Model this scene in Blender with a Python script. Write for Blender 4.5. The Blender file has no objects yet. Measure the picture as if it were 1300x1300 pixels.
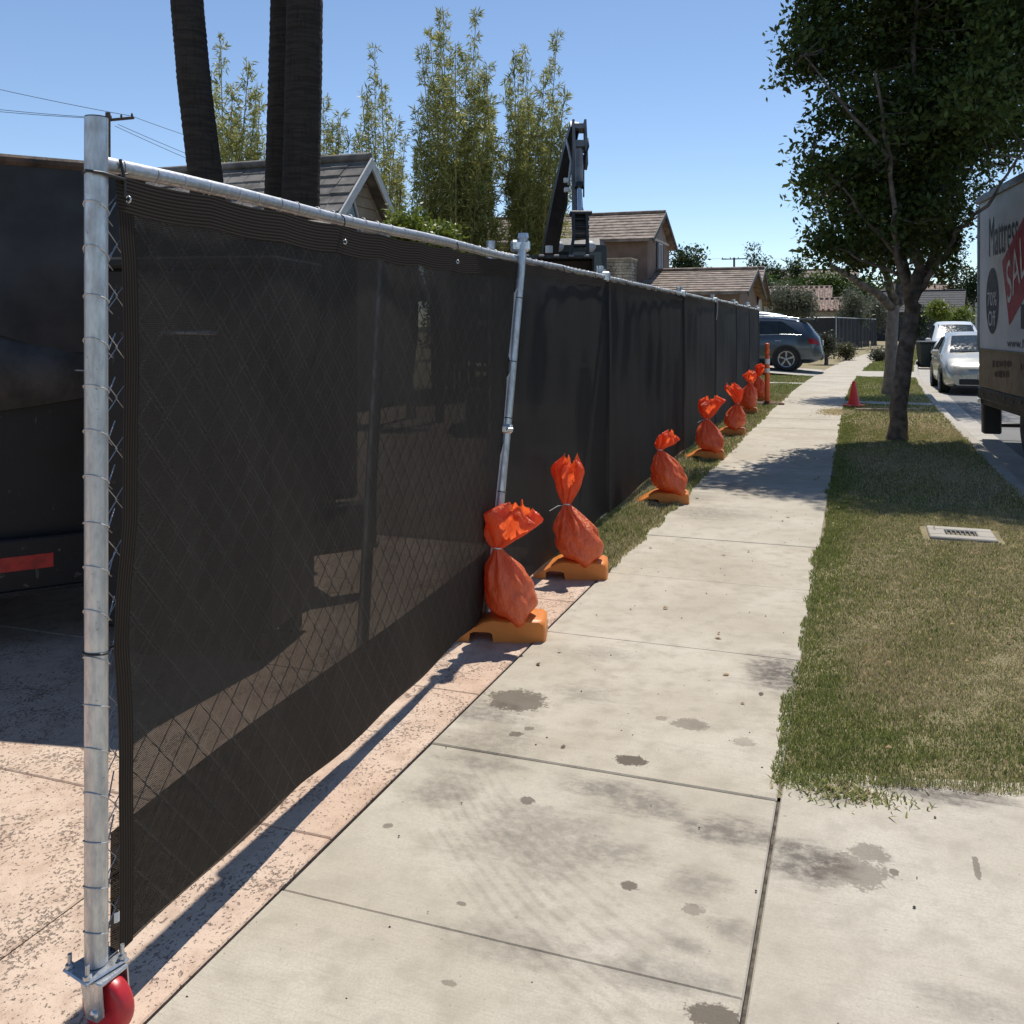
import bpy, math, random
import numpy as np
from mathutils import Vector, Matrix, Euler
R = math.radians
sc = bpy.context.scene
col = sc.collection
# ------------------------------------------------------------------ camera, sky, sun
F, U0, V0, H = 1201.0, 650.0, 414.0, 1.48      # focal length in photo pixels, principal column, horizon row, eye height
cam = bpy.data.cameras.new('camera'); camo = bpy.data.objects.new('camera', cam); col.objects.link(camo)
camo.location = (0, 0, H); camo.rotation_euler = (R(90), 0, 0)
cam.sensor_width = 36.0; cam.lens = 36.0 * F / 1300.0; cam.shift_y = -(650.0 - V0) / 1300.0
cam.clip_start = 0.05; cam.clip_end = 3000
sc.camera = camo
SUN_EL, SUN_AZ = R(64.0), R(21.5)                  # azimuth from +Y towards +X
world = bpy.data.worlds.new('World'); sc.world = world; world.use_nodes = True
wn = world.node_tree.nodes; wl = world.node_tree.links
sky = wn.new('ShaderNodeTexSky'); sky.sky_type = 'NISHITA'; sky.sun_disc = False
sky.sun_elevation = SUN_EL; sky.sun_rotation = SUN_AZ; sky.air_density = 1.0; sky.dust_density = 0.0; sky.ozone_density = 2.0; sky.altitude = 1800
bg = wn['Background']; bg.inputs['Strength'].default_value = 0.13
wl.new(sky.outputs['Color'], bg.inputs['Color'])
sd = Vector((math.sin(SUN_AZ) * math.cos(SUN_EL), math.cos(SUN_AZ) * math.cos(SUN_EL), math.sin(SUN_EL)))
sl = bpy.data.lights.new('sun', 'SUN'); sl.energy = 4.7; sl.angle = R(0.5); sl.color = (1.0, 0.955, 0.885)
so = bpy.data.objects.new('sun', sl); col.objects.link(so); so.location = (0, 0, 30)
so.rotation_euler = sd.to_track_quat('Z', 'Y').to_euler()
sc.render.engine = 'CYCLES'
sc.cycles.transparent_max_bounces = 16
sc.view_settings.view_transform = 'Standard'; sc.view_settings.look = 'None'
sc.view_settings.exposure = 0.14; sc.view_settings.gamma = 1.0; sc.view_settings.use_curve_mapping = False

# ------------------------------------------------------------------ frames
TH = R(20)
DX, DY = math.sin(TH), math.cos(TH)
def off(s): return max(0.0, s - 16.0) ** 2 / 750.0           # the street bends gently to the right
def C(s, t, z=0.0):
    t = t + off(s)
    return Vector((s * DX + t * DY, s * DY - t * DX, z))
def st(x, y):
    s = x * DX + y * DY
    return s, x * DY - y * DX - off(s)
def gp(u, v, z=0.0):                                          # photo pixel -> point on a level at height z
    Y = F * (H - z) / (v - V0)
    return Vector(((u - U0) / F * Y, Y, z))
def at(u, v, Y): return Vector(((u - U0) / F * Y, Y, H + (V0 - v) / F * Y))
STREET = -TH                                                  # rotation that turns local +Y along the street

# ------------------------------------------------------------------ mesh helpers
def newobj(name, me, m=None, parent=None, loc=None, rz=None):
    if m is not None and not me.materials:
        for q in (m if isinstance(m, (list, tuple)) else [m]): me.materials.append(q)
    o = bpy.data.objects.new(name, me); col.objects.link(o)
    if parent is not None: o.parent = parent
    if loc is not None: o.location = loc
    if rz is not None: o.rotation_euler = (0, 0, rz)
    return o
def tag(o, label=None, cat=None, group=None, kind=None):
    if label: o['label'] = label
    if cat: o['category'] = cat
    if group: o['group'] = group
    if kind: o['kind'] = kind
    return o
def thing(name, label, cat, loc=(0, 0, 0), rz=0.0, group=None):
    o = bpy.data.objects.new(name, None); col.objects.link(o); o.empty_display_size = 0.2
    o.location = loc; o.rotation_euler = (0, 0, rz)
    return tag(o, label, cat, group)
def children(o): return [c for c in bpy.data.objects if c.parent == o]
KIDS = {}
def copy_tree(o, parent=None):
    c = o.copy(); col.objects.link(c); c.parent = parent
    for ch in list(o.children): copy_tree(ch, c)
    return c
class MB:
    def __init__(s): s.v = []; s.f = []; s.m = []; s.sm = []
    def add(s, vs, fs, mi=0, smooth=False, M=None):
        b = len(s.v)
        for p in vs:
            p = Vector(p)
            s.v.append(tuple(M @ p if M is not None else p))
        for f in fs: s.f.append(tuple(b + i for i in f)); s.m.append(mi); s.sm.append(smooth)
        return s
    def box(s, c, size, M=None, mi=0):
        x, y, z = (q / 2 for q in size); cx, cy, cz = c
        vs = [(cx + a * x, cy + b * y, cz + d * z) for d in (-1, 1) for b in (-1, 1) for a in (-1, 1)]
        return s.add(vs, [(0, 2, 3, 1), (4, 5, 7, 6), (0, 1, 5, 4), (2, 6, 7, 3), (0, 4, 6, 2), (1, 3, 7, 5)], mi, False, M)
    def bbox(s, c, size, b=0.01, M=None, mi=0):                # box with chamfered edges
        x, y, z = (q / 2 for q in size); b = min(b, x * .9, y * .9, z * .9); vs = []; cx, cy, cz = c
        idx = {}
        for a in (-1, 1):
            for e in (-1, 1):
                for g in (-1, 1):
                    for ax in range(3):
                        p = [a * (x - (b if ax != 0 else 0)), e * (y - (b if ax != 1 else 0)), g * (z - (b if ax != 2 else 0))]
                        idx[(a, e, g, ax)] = len(vs); vs.append((cx + p[0], cy + p[1], cz + p[2]))
        fs = []
        for a in (-1, 1):
            for ax in range(3):
                o = [(-1, -1), (1, -1), (1, 1), (-1, 1)]
                f = []
                for (p, q) in o:
                    k = [0, 0, 0]; k[ax] = a; k[(ax + 1) % 3] = p; k[(ax + 2) % 3] = q
                    f.append(idx[(k[0], k[1], k[2], ax)])
                fs.append(tuple(f if a > 0 else f[::-1]))
        for ax in range(3):
            for p in (-1, 1):
                for q in (-1, 1):
                    k0 = [0, 0, 0]; k1 = [0, 0, 0]
                    k0[ax] = -1; k1[ax] = 1
                    for k in (k0, k1): k[(ax + 1) % 3] = p; k[(ax + 2) % 3] = q
                    a1, a2 = (ax + 1) % 3, (ax + 2) % 3
                    f = (idx[(*k0, a1)], idx[(*k1, a1)], idx[(*k1, a2)], idx[(*k0, a2)])
                    fs.append(f if p * q < 0 else f[::-1])
        for a in (-1, 1):
            for e in (-1, 1):
                for g in (-1, 1):
                    f = (idx[(a, e, g, 0)], idx[(a, e, g, 1)], idx[(a, e, g, 2)])
                    fs.append(f if a * e * g > 0 else f[::-1])
        return s.add(vs, fs, mi, False, M)
    def tube(s, path, r, seg=8, cap=True, M=None, mi=0, smooth=True, closed=False):
        P = [Vector(p) for p in path]; n = len(P)
        rr = r if isinstance(r, (list, tuple)) else [r] * n
        vs = []; up = None
        for i in range(n):
            if closed: T = P[(i + 1) % n] - P[i - 1]
            else: T = P[min(i + 1, n - 1)] - P[max(i - 1, 0)]
            if T.length < 1e-9: T = Vector((0, 0, 1))
            T.normalize()
            if up is None:
                up = Vector((0, 0, 1)) if abs(T.z) < .9 else Vector((1, 0, 0))
            a = T.cross(up)
            if a.length < 1e-6: a = T.orthogonal()
            a.normalize(); b = a.cross(T).normalized(); up = b
            for k in range(seg):
                an = 2 * math.pi * k / seg
                vs.append(P[i] + (a * math.cos(an) + b * math.sin(an)) * rr[i])
        fs = []
        for i in range(n if closed else n - 1):
            j = (i + 1) % n
            for k in range(seg):
                fs.append((i * seg + k, i * seg + (k + 1) % seg, j * seg + (k + 1) % seg, j * seg + k))
        s.add(vs, fs, mi, smooth, M)
        if cap and not closed:
            s.add(vs[:seg][::-1], [tuple(range(seg))], mi, False, M); s.add(vs[-seg:], [tuple(range(seg))], mi, False, M)
        return s
    def lathe(s, prof, seg=16, M=None, mi=0, smooth=True):     # profile of (radius, z)
        vs = []; fs = []
        for (r, z) in prof:
            for k in range(seg):
                a = 2 * math.pi * k / seg; vs.append((r * math.cos(a), r * math.sin(a), z))
        for i in range(len(prof) - 1):
            for k in range(seg):
                fs.append((i * seg + k, i * seg + (k + 1) % seg, (i + 1) * seg + (k + 1) % seg, (i + 1) * seg + k))
        return s.add(vs, fs, mi, smooth, M)
    def prism(s, poly, y0, y1, M=None, mi=0, smooth=False):    # polygon in x,z pushed along y
        n = len(poly)
        vs = [(p[0], y0, p[1]) for p in poly] + [(p[0], y1, p[1]) for p in poly]
        fs = [tuple(range(n)), tuple(range(2 * n - 1, n - 1, -1))]
        s.add(vs, fs, mi, False, M)
        return s.add(vs, [(i, i + n, (i + 1) % n + n, (i + 1) % n) for i in range(n)], mi, smooth, M)
    def grid(s, fn, nu, nv, mi=0, smooth=True, M=None):
        vs = [fn(i / nu, j / nv) for j in range(nv + 1) for i in range(nu + 1)]
        fs = [(j * (nu + 1) + i, j * (nu + 1) + i + 1, (j + 1) * (nu + 1) + i + 1, (j + 1) * (nu + 1) + i) for j in range(nv) for i in range(nu)]
        return s.add(vs, fs, mi, smooth, M)
    def mesh(s, name, mats=None):
        me = bpy.data.meshes.new(name); me.from_pydata(s.v, [], s.f)
        me.polygons.foreach_set('material_index', s.m); me.polygons.foreach_set('use_smooth', s.sm)
        if mats is not None:
            for q in (mats if isinstance(mats, (list, tuple)) else [mats]): me.materials.append(q)
        me.update(); return me
    def build(s, name, mats, parent=None, loc=None, rz=None): return newobj(name, s.mesh(name, mats), None, parent, loc, rz)
def npmesh(name, verts, nper, colors=None, faces_per=None, smooth=False):
    """verts (N, nper, 3): one n-gon per row, optional colour per row"""
    N = len(verts); me = bpy.data.meshes.new(name)
    me.vertices.add(N * nper); me.vertices.foreach_set('co', verts.reshape(-1).astype(np.float32))
    me.loops.add(N * nper); me.loops.foreach_set('vertex_index', np.arange(N * nper, dtype=np.int32))
    me.polygons.add(N); me.polygons.foreach_set('loop_start', np.arange(0, N * nper, nper, dtype=np.int32))
    if colors is not None:
        a = me.color_attributes.new('tint', 'FLOAT_COLOR', 'POINT')
        c = np.ones((N, nper, 4), dtype=np.float32); c[:, :, :3] = colors[:, None, :]
        a.data.foreach_set('color', c.reshape(-1))
    me.update(calc_edges=True); return me
def text_mesh(txt, size=1.0, extrude=0.0, squeeze=1.0):
    cu = bpy.data.curves.new('lettering', 'FONT'); cu.body = txt; cu.size = size; cu.extrude = extrude; cu.resolution_u = 3
    cu.align_x = 'LEFT'
    o = bpy.data.objects.new('lettering', cu); col.objects.link(o)
    dg = bpy.context.evaluated_depsgraph_get(); dg.update()
    me = bpy.data.meshes.new_from_object(o.evaluated_get(dg))
    bpy.data.objects.remove(o); return me
def fit_text(txt, x0, x1, z0, z1, M, name, m, parent, rot=0.0):
    me = text_mesh(txt); c = np.zeros(len(me.vertices) * 3); me.vertices.foreach_get('co', c); c = c.reshape(-1, 3)
    lo, hi = c.min(0), c.max(0)
    for v in me.vertices:
        x = (v.co.x - lo[0]) / (hi[0] - lo[0]); y = (v.co.y - lo[1]) / (hi[1] - lo[1])
        px = x0 + x * (x1 - x0); pz = z0 + y * (z1 - z0)
        if rot:
            cx, cz = (x0 + x1) / 2, (z0 + z1) / 2; dx, dz = px - cx, pz - cz
            px = cx + dx * math.cos(rot) - dz * math.sin(rot); pz = cz + dx * math.sin(rot) + dz * math.cos(rot)
        v.co = M @ Vector((px, 0, pz))
    me.materials.clear(); me.materials.append(m); me.update()
    return newobj(name, me, None, parent)

# ------------------------------------------------------------------ materials
class NT:
    def __init__(s, name):
        s.mat = bpy.data.materials.new(name); s.mat.use_nodes = True
        s.n = s.mat.node_tree.nodes; s.l = s.mat.node_tree.links
        s.b = s.n['Principled BSDF']; s.out = s.n['Material Output']
        s.tc = s.n.new('ShaderNodeTexCoord'); s.geo = s.n.new('ShaderNodeNewGeometry')
    def node(s, t, **kw):
        q = s.n.new(t)
        for k, v in kw.items(): setattr(q, k, v)
        return q
    def put(s, sock, v):
        if isinstance(v, bpy.types.NodeSocket): s.l.new(v, sock)
        elif isinstance(v, (tuple, list)) and len(v) == 3 and sock.type == 'RGBA': sock.default_value = (*v, 1)
        else: sock.default_value = v
    def pos(s, obj=False): return s.tc.outputs['Object'] if obj else s.geo.outputs['Position']
    def mapping(s, vec, scale=(1, 1, 1), rot=(0, 0, 0), loc=(0, 0, 0)):
        q = s.node('ShaderNodeMapping'); s.l.new(vec, q.inputs[0])
        q.inputs['Location'].default_value = loc; q.inputs['Rotation'].default_value = rot; q.inputs['Scale'].default_value = scale
        return q.outputs[0]
    def noise(s, vec, scale, detail=4, rough=.55, dist=0.0):
        q = s.node('ShaderNodeTexNoise'); s.l.new(vec, q.inputs['Vector'])
        q.inputs['Scale'].default_value = scale; q.inputs['Detail'].default_value = detail; q.inputs['Roughness'].default_value = rough
        q.inputs['Distortion'].default_value = dist; return q.outputs['Fac']
    def ramp(s, fac, a, b, lo=0.0, hi=1.0):
        q = s.node('ShaderNodeMapRange'); q.interpolation_type = 'SMOOTHSTEP'; s.l.new(fac, q.inputs['Value'])
        q.inputs['From Min'].default_value = a; q.inputs['From Max'].default_value = b
        q.inputs['To Min'].default_value = lo; q.inputs['To Max'].default_value = hi; return q.outputs[0]
    def math(s, op, a, b=0.0, c=None):
        q = s.node('ShaderNodeMath', operation=op); s.put(q.inputs[0], a); s.put(q.inputs[1], b)
        if c is not None: s.put(q.inputs[2], c)
        return q.outputs[0]
    def vmath(s, op, a, b):
        q = s.node('ShaderNodeVectorMath', operation=op); s.put(q.inputs[0], a); s.put(q.inputs[1], b)
        return q.outputs['Value' if op in ('DOT_PRODUCT', 'LENGTH', 'DISTANCE') else 'Vector']
    def mix(s, fac, a, b, mode='MIX'):
        q = s.node('ShaderNodeMix', data_type='RGBA', blend_type=mode)
        s.put(q.inputs[0], fac); s.put(q.inputs[6], a); s.put(q.inputs[7], b); return q.outputs[2]
    def bump(s, h, strength=.3, dist=.01):
        q = s.node('ShaderNodeBump'); q.inputs['Strength'].default_value = strength; q.inputs['Distance'].default_value = dist
        s.l.new(h, q.inputs['Height']); s.l.new(q.outputs[0], s.b.inputs['Normal']); return q.outputs[0]
    def base(s, c): s.put(s.b.inputs['Base Color'], c); return s
    def rough(s, v): s.put(s.b.inputs['Roughness'], v); return s
def simple(name, c, rough=.6, metal=0.0, var=.15, scale=6.0, bump=0.0, bscale=60.0, obj=True, spec=None):
    t = NT(name); p = t.pos(obj)
    n = t.noise(p, scale, 5)
    d = tuple(q * (1 - var * 1.6) for q in c); e = tuple(min(1, q * (1 + var)) for q in c)
    t.base(t.mix(t.ramp(n, .3, .7), d, e))
    t.b.inputs['Metallic'].default_value = metal
    t.rough(t.ramp(t.noise(p, scale * 3, 3), .25, .75, max(0.02, rough - .08), min(1, rough + .1)))
    if spec is not None: t.b.inputs['Specular IOR Level'].default_value = spec
    if bump: t.bump(t.noise(p, bscale, 4), bump, .01)
    return t.mat
MT = {}
def grass_mat(name, translucent=.35, rough=.6):
    t = NT(name); a = t.node('ShaderNodeAttribute', attribute_name='tint')
    t.base(a.outputs['Color']).rough(rough); t.b.inputs['Specular IOR Level'].default_value = .25
    tr = t.node('ShaderNodeBsdfTranslucent'); t.l.new(a.outputs['Color'], tr.inputs['Color'])
    mx = t.node('ShaderNodeMixShader'); mx.inputs[0].default_value = translucent
    t.l.new(t.b.outputs[0], mx.inputs[1]); t.l.new(tr.outputs[0], mx.inputs[2]); t.l.new(mx.outputs[0], t.out.inputs['Surface'])
    return t.mat
MT['grass'] = grass_mat('grass_blades', .3)
MT['leaf'] = grass_mat('leaves', .38, .42)
def stpos(t):                       # position turned into street coordinates: x across (t), y along (s)
    return t.mapping(t.geo.outputs['Position'], rot=(0, 0, TH))
def spots(t, vec, lst, nz):
    """union of soft-edged wobbly blotches: (s, t, radius along s, radius across, strength)"""
    tot = None
    for (s_, t_, rs, rt, k) in lst:
        q = t.mapping(vec, scale=(1 / rt, 1 / rs, 0), loc=(-t_ / rt, -s_ / rs, 0))
        d = t.vmath('LENGTH', q, (0, 0, 0))
        d = t.math('ADD', d, nz)
        m = t.ramp(d, .80, 1.06, k, 0)
        tot = m if tot is None else t.math('MAXIMUM', tot, m)
    return tot
def concrete(name, c1, c2, stains=(), soft=(), tracks=False, pervar=True):
    t = NT(name); P = t.geo.outputs['Position']; S = stpos(t)
    n1 = t.noise(P, 1.3, 6, .6); n2 = t.noise(P, 9, 5, .6); n3 = t.noise(P, 160, 3, .6)
    c = t.mix(t.ramp(n1, .32, .68), c1, c2)
    dk = tuple(q * .74 for q in c1)
    c = t.mix(t.ramp(n2, .42, .72, 0, .6), c, dk)
    c = t.mix(t.ramp(n3, .3, .75, 0, .42), c, tuple(q * .66 for q in c1))
    brushed = t.noise(t.mapping(S, scale=(3, 60, 1)), 3.0, 4, .6)      # broom finish and scuffs across the walk
    c = t.mix(t.ramp(brushed, .48, .72, 0, .38), c, tuple(q * .7 for q in c1))
    pit = t.noise(P, 55, 2, .5); c = t.mix(t.ramp(pit, .70, .76, 0, .55), c, tuple(q * .35 for q in c1))
    if pervar:
        oi = t.node('ShaderNodeObjectInfo'); c = t.mix(t.ramp(oi.outputs['Random'], 0, 1, 0, .28), c, tuple(q * .76 for q in c2))
    wob = t.math('ADD', t.math('MULTIPLY', t.math('SUBTRACT', t.noise(P, 14, 6, .7), .5), 1.7), t.math('MULTIPLY', t.math('SUBTRACT', t.noise(P, 70, 5, .7), .5), 1.5))
    wob2 = t.math('MULTIPLY', t.math('SUBTRACT', t.noise(t.mapping(S, scale=(.7, 1.9, 1), rot=(0, 0, R(12))), 4.2, 7, .75), .5), 3.2)
    if soft:
        m = None
        for (s_, t_, rs, rt, k) in soft:
            q = t.mapping(S, scale=(1 / rt, 1 / rs, 0), loc=(-t_ / rt, -s_ / rs, 0))
            d = t.math('ADD', t.vmath('LENGTH', q, (0, 0, 0)), wob2); v = t.ramp(d, .25, 1.3, k, 0)
            m = v if m is None else t.math('MAXIMUM', m, v)
        m = t.math('MULTIPLY', m, t.ramp(t.noise(P, 26, 5, .65), .3, .62, .35, 1))
        c = t.mix(t.math('MULTIPLY', m, 1.3), c, (.115, .10, .085))
    if tracks:                                               # tyre marks curving over the drive crossing
        x = t.node('ShaderNodeSeparateXYZ'); t.l.new(S, x.inputs[0])
        dv = t.math('ADD', x.outputs['X'], .95)
        bend = t.math('ADD', t.math('MULTIPLY', t.math('ADD', x.outputs['X'], x.outputs['Y']), .7071), t.math('MULTIPLY', t.math('MULTIPLY', dv, dv), -.32))
        st_ = t.math('SINE', t.math('ADD', t.math('MULTIPLY', bend, 175), t.math('MULTIPLY', n1, 13))); st_ = t.math('MULTIPLY', t.ramp(st_, -.2, .95, .3, 1), t.ramp(t.noise(P, 9, 6, .75), .30, .60))
        band = t.ramp(t.math('ABSOLUTE', t.math('SUBTRACT', bend, 1.10)), .08, .27, .25, 0); ends = t.math('MULTIPLY', t.ramp(x.outputs['X'], -1.42, -1.1), t.ramp(x.outputs['X'], -.55, -.28, 1, 0))
        c = t.mix(t.math('MULTIPLY', t.math('MULTIPLY', st_, band), ends), c, (.12, .10, .085))
    if stains:
        c = t.mix(spots(t, S, stains, wob), c, (.07, .052, .037))
    t.base(c).rough(.88); t.b.inputs['Specular IOR Level'].default_value = .25
    h = t.math('ADD', t.math('MULTIPLY', n3, .6), t.math('MULTIPLY', brushed, .5)); t.bump(h, .35, .004)
    return t.mat
def gst(u, v):
    p = gp(u, v); s, t = st(p.x, p.y); return s, t
def spot(u, v, ru, rv, k):                                   # a blotch seen at a photo pixel, size in pixels
    a = gst(u, v); b = gst(u + ru, v); c = gst(u, v - rv)
    return (a[0], a[1], abs(c[0] - a[0]), math.hypot(b[0] - a[0], b[1] - a[1]), k)
WALK_STAINS = [spot(*a) for a in ((655, 889, 42, 14, .75), (802, 966, 23, 7, .85), (877, 920, 24, 8, .5), (670, 1015, 11, 5, .7), (655, 932, 9, 4, .7), (672, 925, 7, 3, .6),
    (800, 1124, 12, 7, .75), (585, 1146, 7, 3, .6), (945, 942, 14, 6, .35), (493, 1047, 7, 4, .6), (905, 1290, 38, 16, .8), (880, 1153, 14, 7, .45), (715, 948, 3, 3, .9), (966, 881, 3, 3, .9), (568, 1248, 11, 4, .5), (840, 912, 8, 3, .4))]
WALK_SOFT = [spot(*a) for a in ((985, 855, 40, 25, .8), (930, 1055, 75, 26, .6), (770, 1000, 60, 14, .55), (820, 1020, 70, 18, .5), (690, 1060, 120, 50, .34), (850, 1240, 90, 30, .35), (640, 940, 70, 26, .38), (760, 830, 60, 12, .25), (900, 650, 60, 10, .35), (880, 630, 40, 8, .35), (930, 620, 50, 8, .3), (610, 905, 60, 18, .5), (600, 965, 70, 12, .45), (560, 1000, 50, 26, .4), (760, 1080, 90, 22, .42), (880, 1120, 50, 22, .4), (930, 1180, 40, 20, .4), (640, 1200, 120, 26, .3), (870, 1200, 40, 14, .4), (740, 880, 50, 10, .3))]
MT['walk'] = concrete('sidewalk_concrete', (.42, .368, .285), (.55, .50, .412), WALK_STAINS, WALK_SOFT, True)
MT['apron'] = concrete('apron_concrete', (.42, .37, .29), (.545, .497, .41), [spot(*a) for a in ((1085, 1105, 40, 22, .5), (1105, 1082, 26, 12, .5), (1135, 1106, 6, 4, .7), (1240, 1100, 4, 16, .6), (1060, 1110, 34, 16, .35))],
    [spot(*a) for a in ((1020, 1090, 60, 30, .7), (1190, 1005, 90, 14, .7), (1060, 1010, 50, 10, .4), (1250, 1280, 90, 24, .3))])
MT['kerb'] = concrete('kerb_concrete', (.39, .355, .305), (.48, .445, .385))
MT['far_concrete'] = concrete('drive_concrete', (.42, .385, .325), (.51, .47, .40))
def stamped():
    t = NT('stamped_concrete'); P = t.geo.outputs['Position']; S = stpos(t)
    n1 = t.noise(P, 1.1, 5); n2 = t.noise(P, 12, 6, .65)
    c = t.mix(t.ramp(n1, .3, .7), (.53, .375, .275), (.60, .47, .365))
    c = t.mix(t.ramp(n2, .40, .70, 0, .6), c, (.38, .26, .19))
    warp = t.mapping(S, scale=(1, .78, 1), rot=(0, 0, R(14)))
    p1 = t.noise(warp, 105, 5, .62, 0); region = t.noise(P, 4.5, 4, .6)
    m = t.ramp(t.math('ADD', p1, t.math('MULTIPLY', t.math('SUBTRACT', region, .5), .40)), .575, .65)
    c = t.mix(t.math('MULTIPLY', m, .55), c, (.13, .088, .066))
    fine = t.noise(P, 240, 3); c = t.mix(t.ramp(fine, .56, .70, 0, .45), c, (.2, .135, .10))
    t.base(c).rough(.85); t.b.inputs['Specular IOR Level'].default_value = .25
    h = t.math('SUBTRACT', t.math('MULTIPLY', n2, .35), m); t.bump(h, .8, .008)
    return t.mat
MT['stamped'] = stamped()
def asphalt():
    t = NT('asphalt'); P = t.geo.outputs['Position']
    c = t.mix(t.ramp(t.noise(P, 140, 3, .7), .3, .7), (.12, .118, .112), (.22, .215, .205))
    c = t.mix(t.ramp(t.noise(P, .8, 5), .4, .7, 0, .5), c, (.11, .108, .104)); t.base(c).rough(.9); t.bump(t.noise(P, 180, 3), .5, .006); return t.mat
MT['asphalt'] = asphalt()
def soil(name, a, b):
    t = NT(name); P = t.geo.outputs['Position']
    c = t.mix(t.ramp(t.noise(P, 3, 6, .65), .35, .65), a, b); c = t.mix(t.ramp(t.noise(P, 60, 4, .6), .5, .75, 0, .5), c, tuple(q * .5 for q in a))
    t.base(c).rough(.95); t.bump(t.noise(P, 45, 5, .7), .8, .02); return t.mat
MT['thatch'] = soil('lawn_thatch', (.20, .165, .085), (.29, .24, .13))
MT['dirt'] = soil('dirt', (.15, .115, .085), (.21, .165, .125))
MT['lawnbase'] = soil('lawn_ground', (.05, .075, .02), (.09, .11, .035))
MT['joint'] = simple('joint_fill', (.10, .085, .065), .95, var=.4, scale=30, obj=False)
def galv(name, c=(.60, .61, .62), rough=.38):
    t = NT(name); P = t.pos(False)
    n = t.noise(t.mapping(P, scale=(1, 1, .35)), 45, 5, .65); w = t.noise(t.mapping(P, scale=(60, 60, 1.5)), 2.0, 3)
    cc = t.mix(t.ramp(n, .35, .7), c, tuple(q * .72 for q in c)); cc = t.mix(t.ramp(w, .45, .7, 0, .35), cc, tuple(q * .6 for q in c))
    spk = t.noise(P, 120, 2); cc = t.mix(t.ramp(spk, .7, .76, 0, .7), cc, (.2, .18, .16))
    t.base(cc); t.b.inputs['Metallic'].default_value = .8
    t.rough(t.ramp(n, .3, .7, rough - .06, rough + .18)); t.bump(n, .15, .003); return t.mat
MT['galv'] = galv('galvanised_steel'); MT['wire'] = galv('steel_wire', (.55, .55, .55), .42)
MT['chain'] = galv('dull_chain_link', (.50, .50, .50), .5)
MT['zinc'] = galv('zinc_plate', (.62, .64, .66), .25)
def screen(name, c, tmax, link=False):
    """woven windscreen: holes between threads; thread thickness closes them at grazing angles"""
    t = NT(name); uv = t.tc.outputs['UV']
    x = t.node('ShaderNodeSeparateXYZ'); t.l.new(uv, x.inputs[0])
    k = 2 * math.pi / .0048
    a = t.math('SINE', t.math('MULTIPLY', x.outputs['X'], k)); b = t.math('SINE', t.math('MULTIPLY', x.outputs['Y'], k * 1.1))
    hole = t.ramp(t.math('MULTIPLY', a, b), -.15, .55)
    wear = t.noise(t.mapping(uv, scale=(1, 1, 1)), 3.5, 5, .65)
    lw = t.node('ShaderNodeLayerWeight'); lw.inputs['Blend'].default_value = .5
    open_ = t.ramp(lw.outputs['Facing'], .38, .82, 1, 0)
    f = t.math('MULTIPLY', t.math('MULTIPLY', hole, open_), t.ramp(wear, .3, .7, tmax * .85, tmax))
    thread = t.mix(t.ramp(t.noise(t.mapping(uv, scale=(40, 400, 1)), 1.0, 3), .3, .7), c, tuple(q * 1.7 for q in c))
    dust = t.noise(t.mapping(uv, scale=(2.5, .5, 1)), 3.0, 6, .7); thread = t.mix(t.ramp(dust, .42, .75, 0, .35), thread, tuple(q * 2.1 + .012 for q in c)); sp = t.noise(uv, 40, 4, .7); thread = t.mix(t.ramp(sp, .66, .74, 0, .35), thread, (.16, .155, .15))
    t.base(thread).rough(.75); t.b.inputs['Specular IOR Level'].default_value = .22
    tr = t.node('ShaderNodeBsdfTransparent'); mx = t.node('ShaderNodeMixShader')
    t.l.new(f, mx.inputs[0]); t.l.new(t.b.outputs[0], mx.inputs[1]); t.l.new(tr.outputs[0], mx.inputs[2]); t.l.new(mx.outputs[0], t.out.inputs['Surface'])
    h = t.math('ADD', t.math('MULTIPLY', a, .5), b)
    if link:
        p_ = t.math('DIVIDE', x.outputs['X'], .10); q_ = t.math('DIVIDE', t.math('SUBTRACT', x.outputs['Y'], .17), .11); tot = None
        for op in ('ADD', 'SUBTRACT'):
            fr = t.math('ABSOLUTE', t.math('SUBTRACT', t.math('FRACT', t.math('ADD', t.math(op, p_, q_), .5)), .5)); m_ = t.ramp(fr, .0, .075, 1, 0); tot = m_ if tot is None else t.math('MAXIMUM', tot, m_)
        rub_glint = t.math('MULTIPLY', tot, t.ramp(t.noise(uv, 260, 3, .7), .48, .66)); rub_glint = t.math('MULTIPLY', rub_glint, t.ramp(t.noise(uv, 2.2, 3), .3, .6, .15, .75))  # pale specks painted along the links: wire glints and rubbed thread
        t.base(t.mix(rub_glint, thread, (.14, .135, .13))); h = t.math('ADD', t.math('MULTIPLY', h, .35), t.math('MULTIPLY', tot, 1.6))
    t.bump(h, .3, .002)
    return t.mat
MT['screen'] = screen('privacy_screen_weave', (.021, .0172, .0132), .37, True)
MT['screen2'] = screen('privacy_screen_weave_black', (.0095, .0092, .0090), .14)
MT['screenfar'] = screen('privacy_screen_weave_faded', (.026, .027, .030), .12)
def hem():
    t = NT('screen_hem'); uv = t.tc.outputs['UV']; x = t.node('ShaderNodeSeparateXYZ'); t.l.new(uv, x.inputs[0])
    a = t.math('SINE', t.math('MULTIPLY', x.outputs['Y'], 2 * math.pi / .008))
    t.base(t.mix(t.ramp(a, -.5, .8), (.022, .0165, .012), (.045, .034, .026))).rough(.85); t.b.inputs['Specular IOR Level'].default_value = .15; t.bump(a, .18, .002); return t.mat
MT['hem'] = hem()
MT['black_plastic'] = simple('black_plastic', (.02, .02, .02), .45, var=.1)
MT['rubber'] = simple('rubber', (.022, .022, .022), .8, var=.2)
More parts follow.
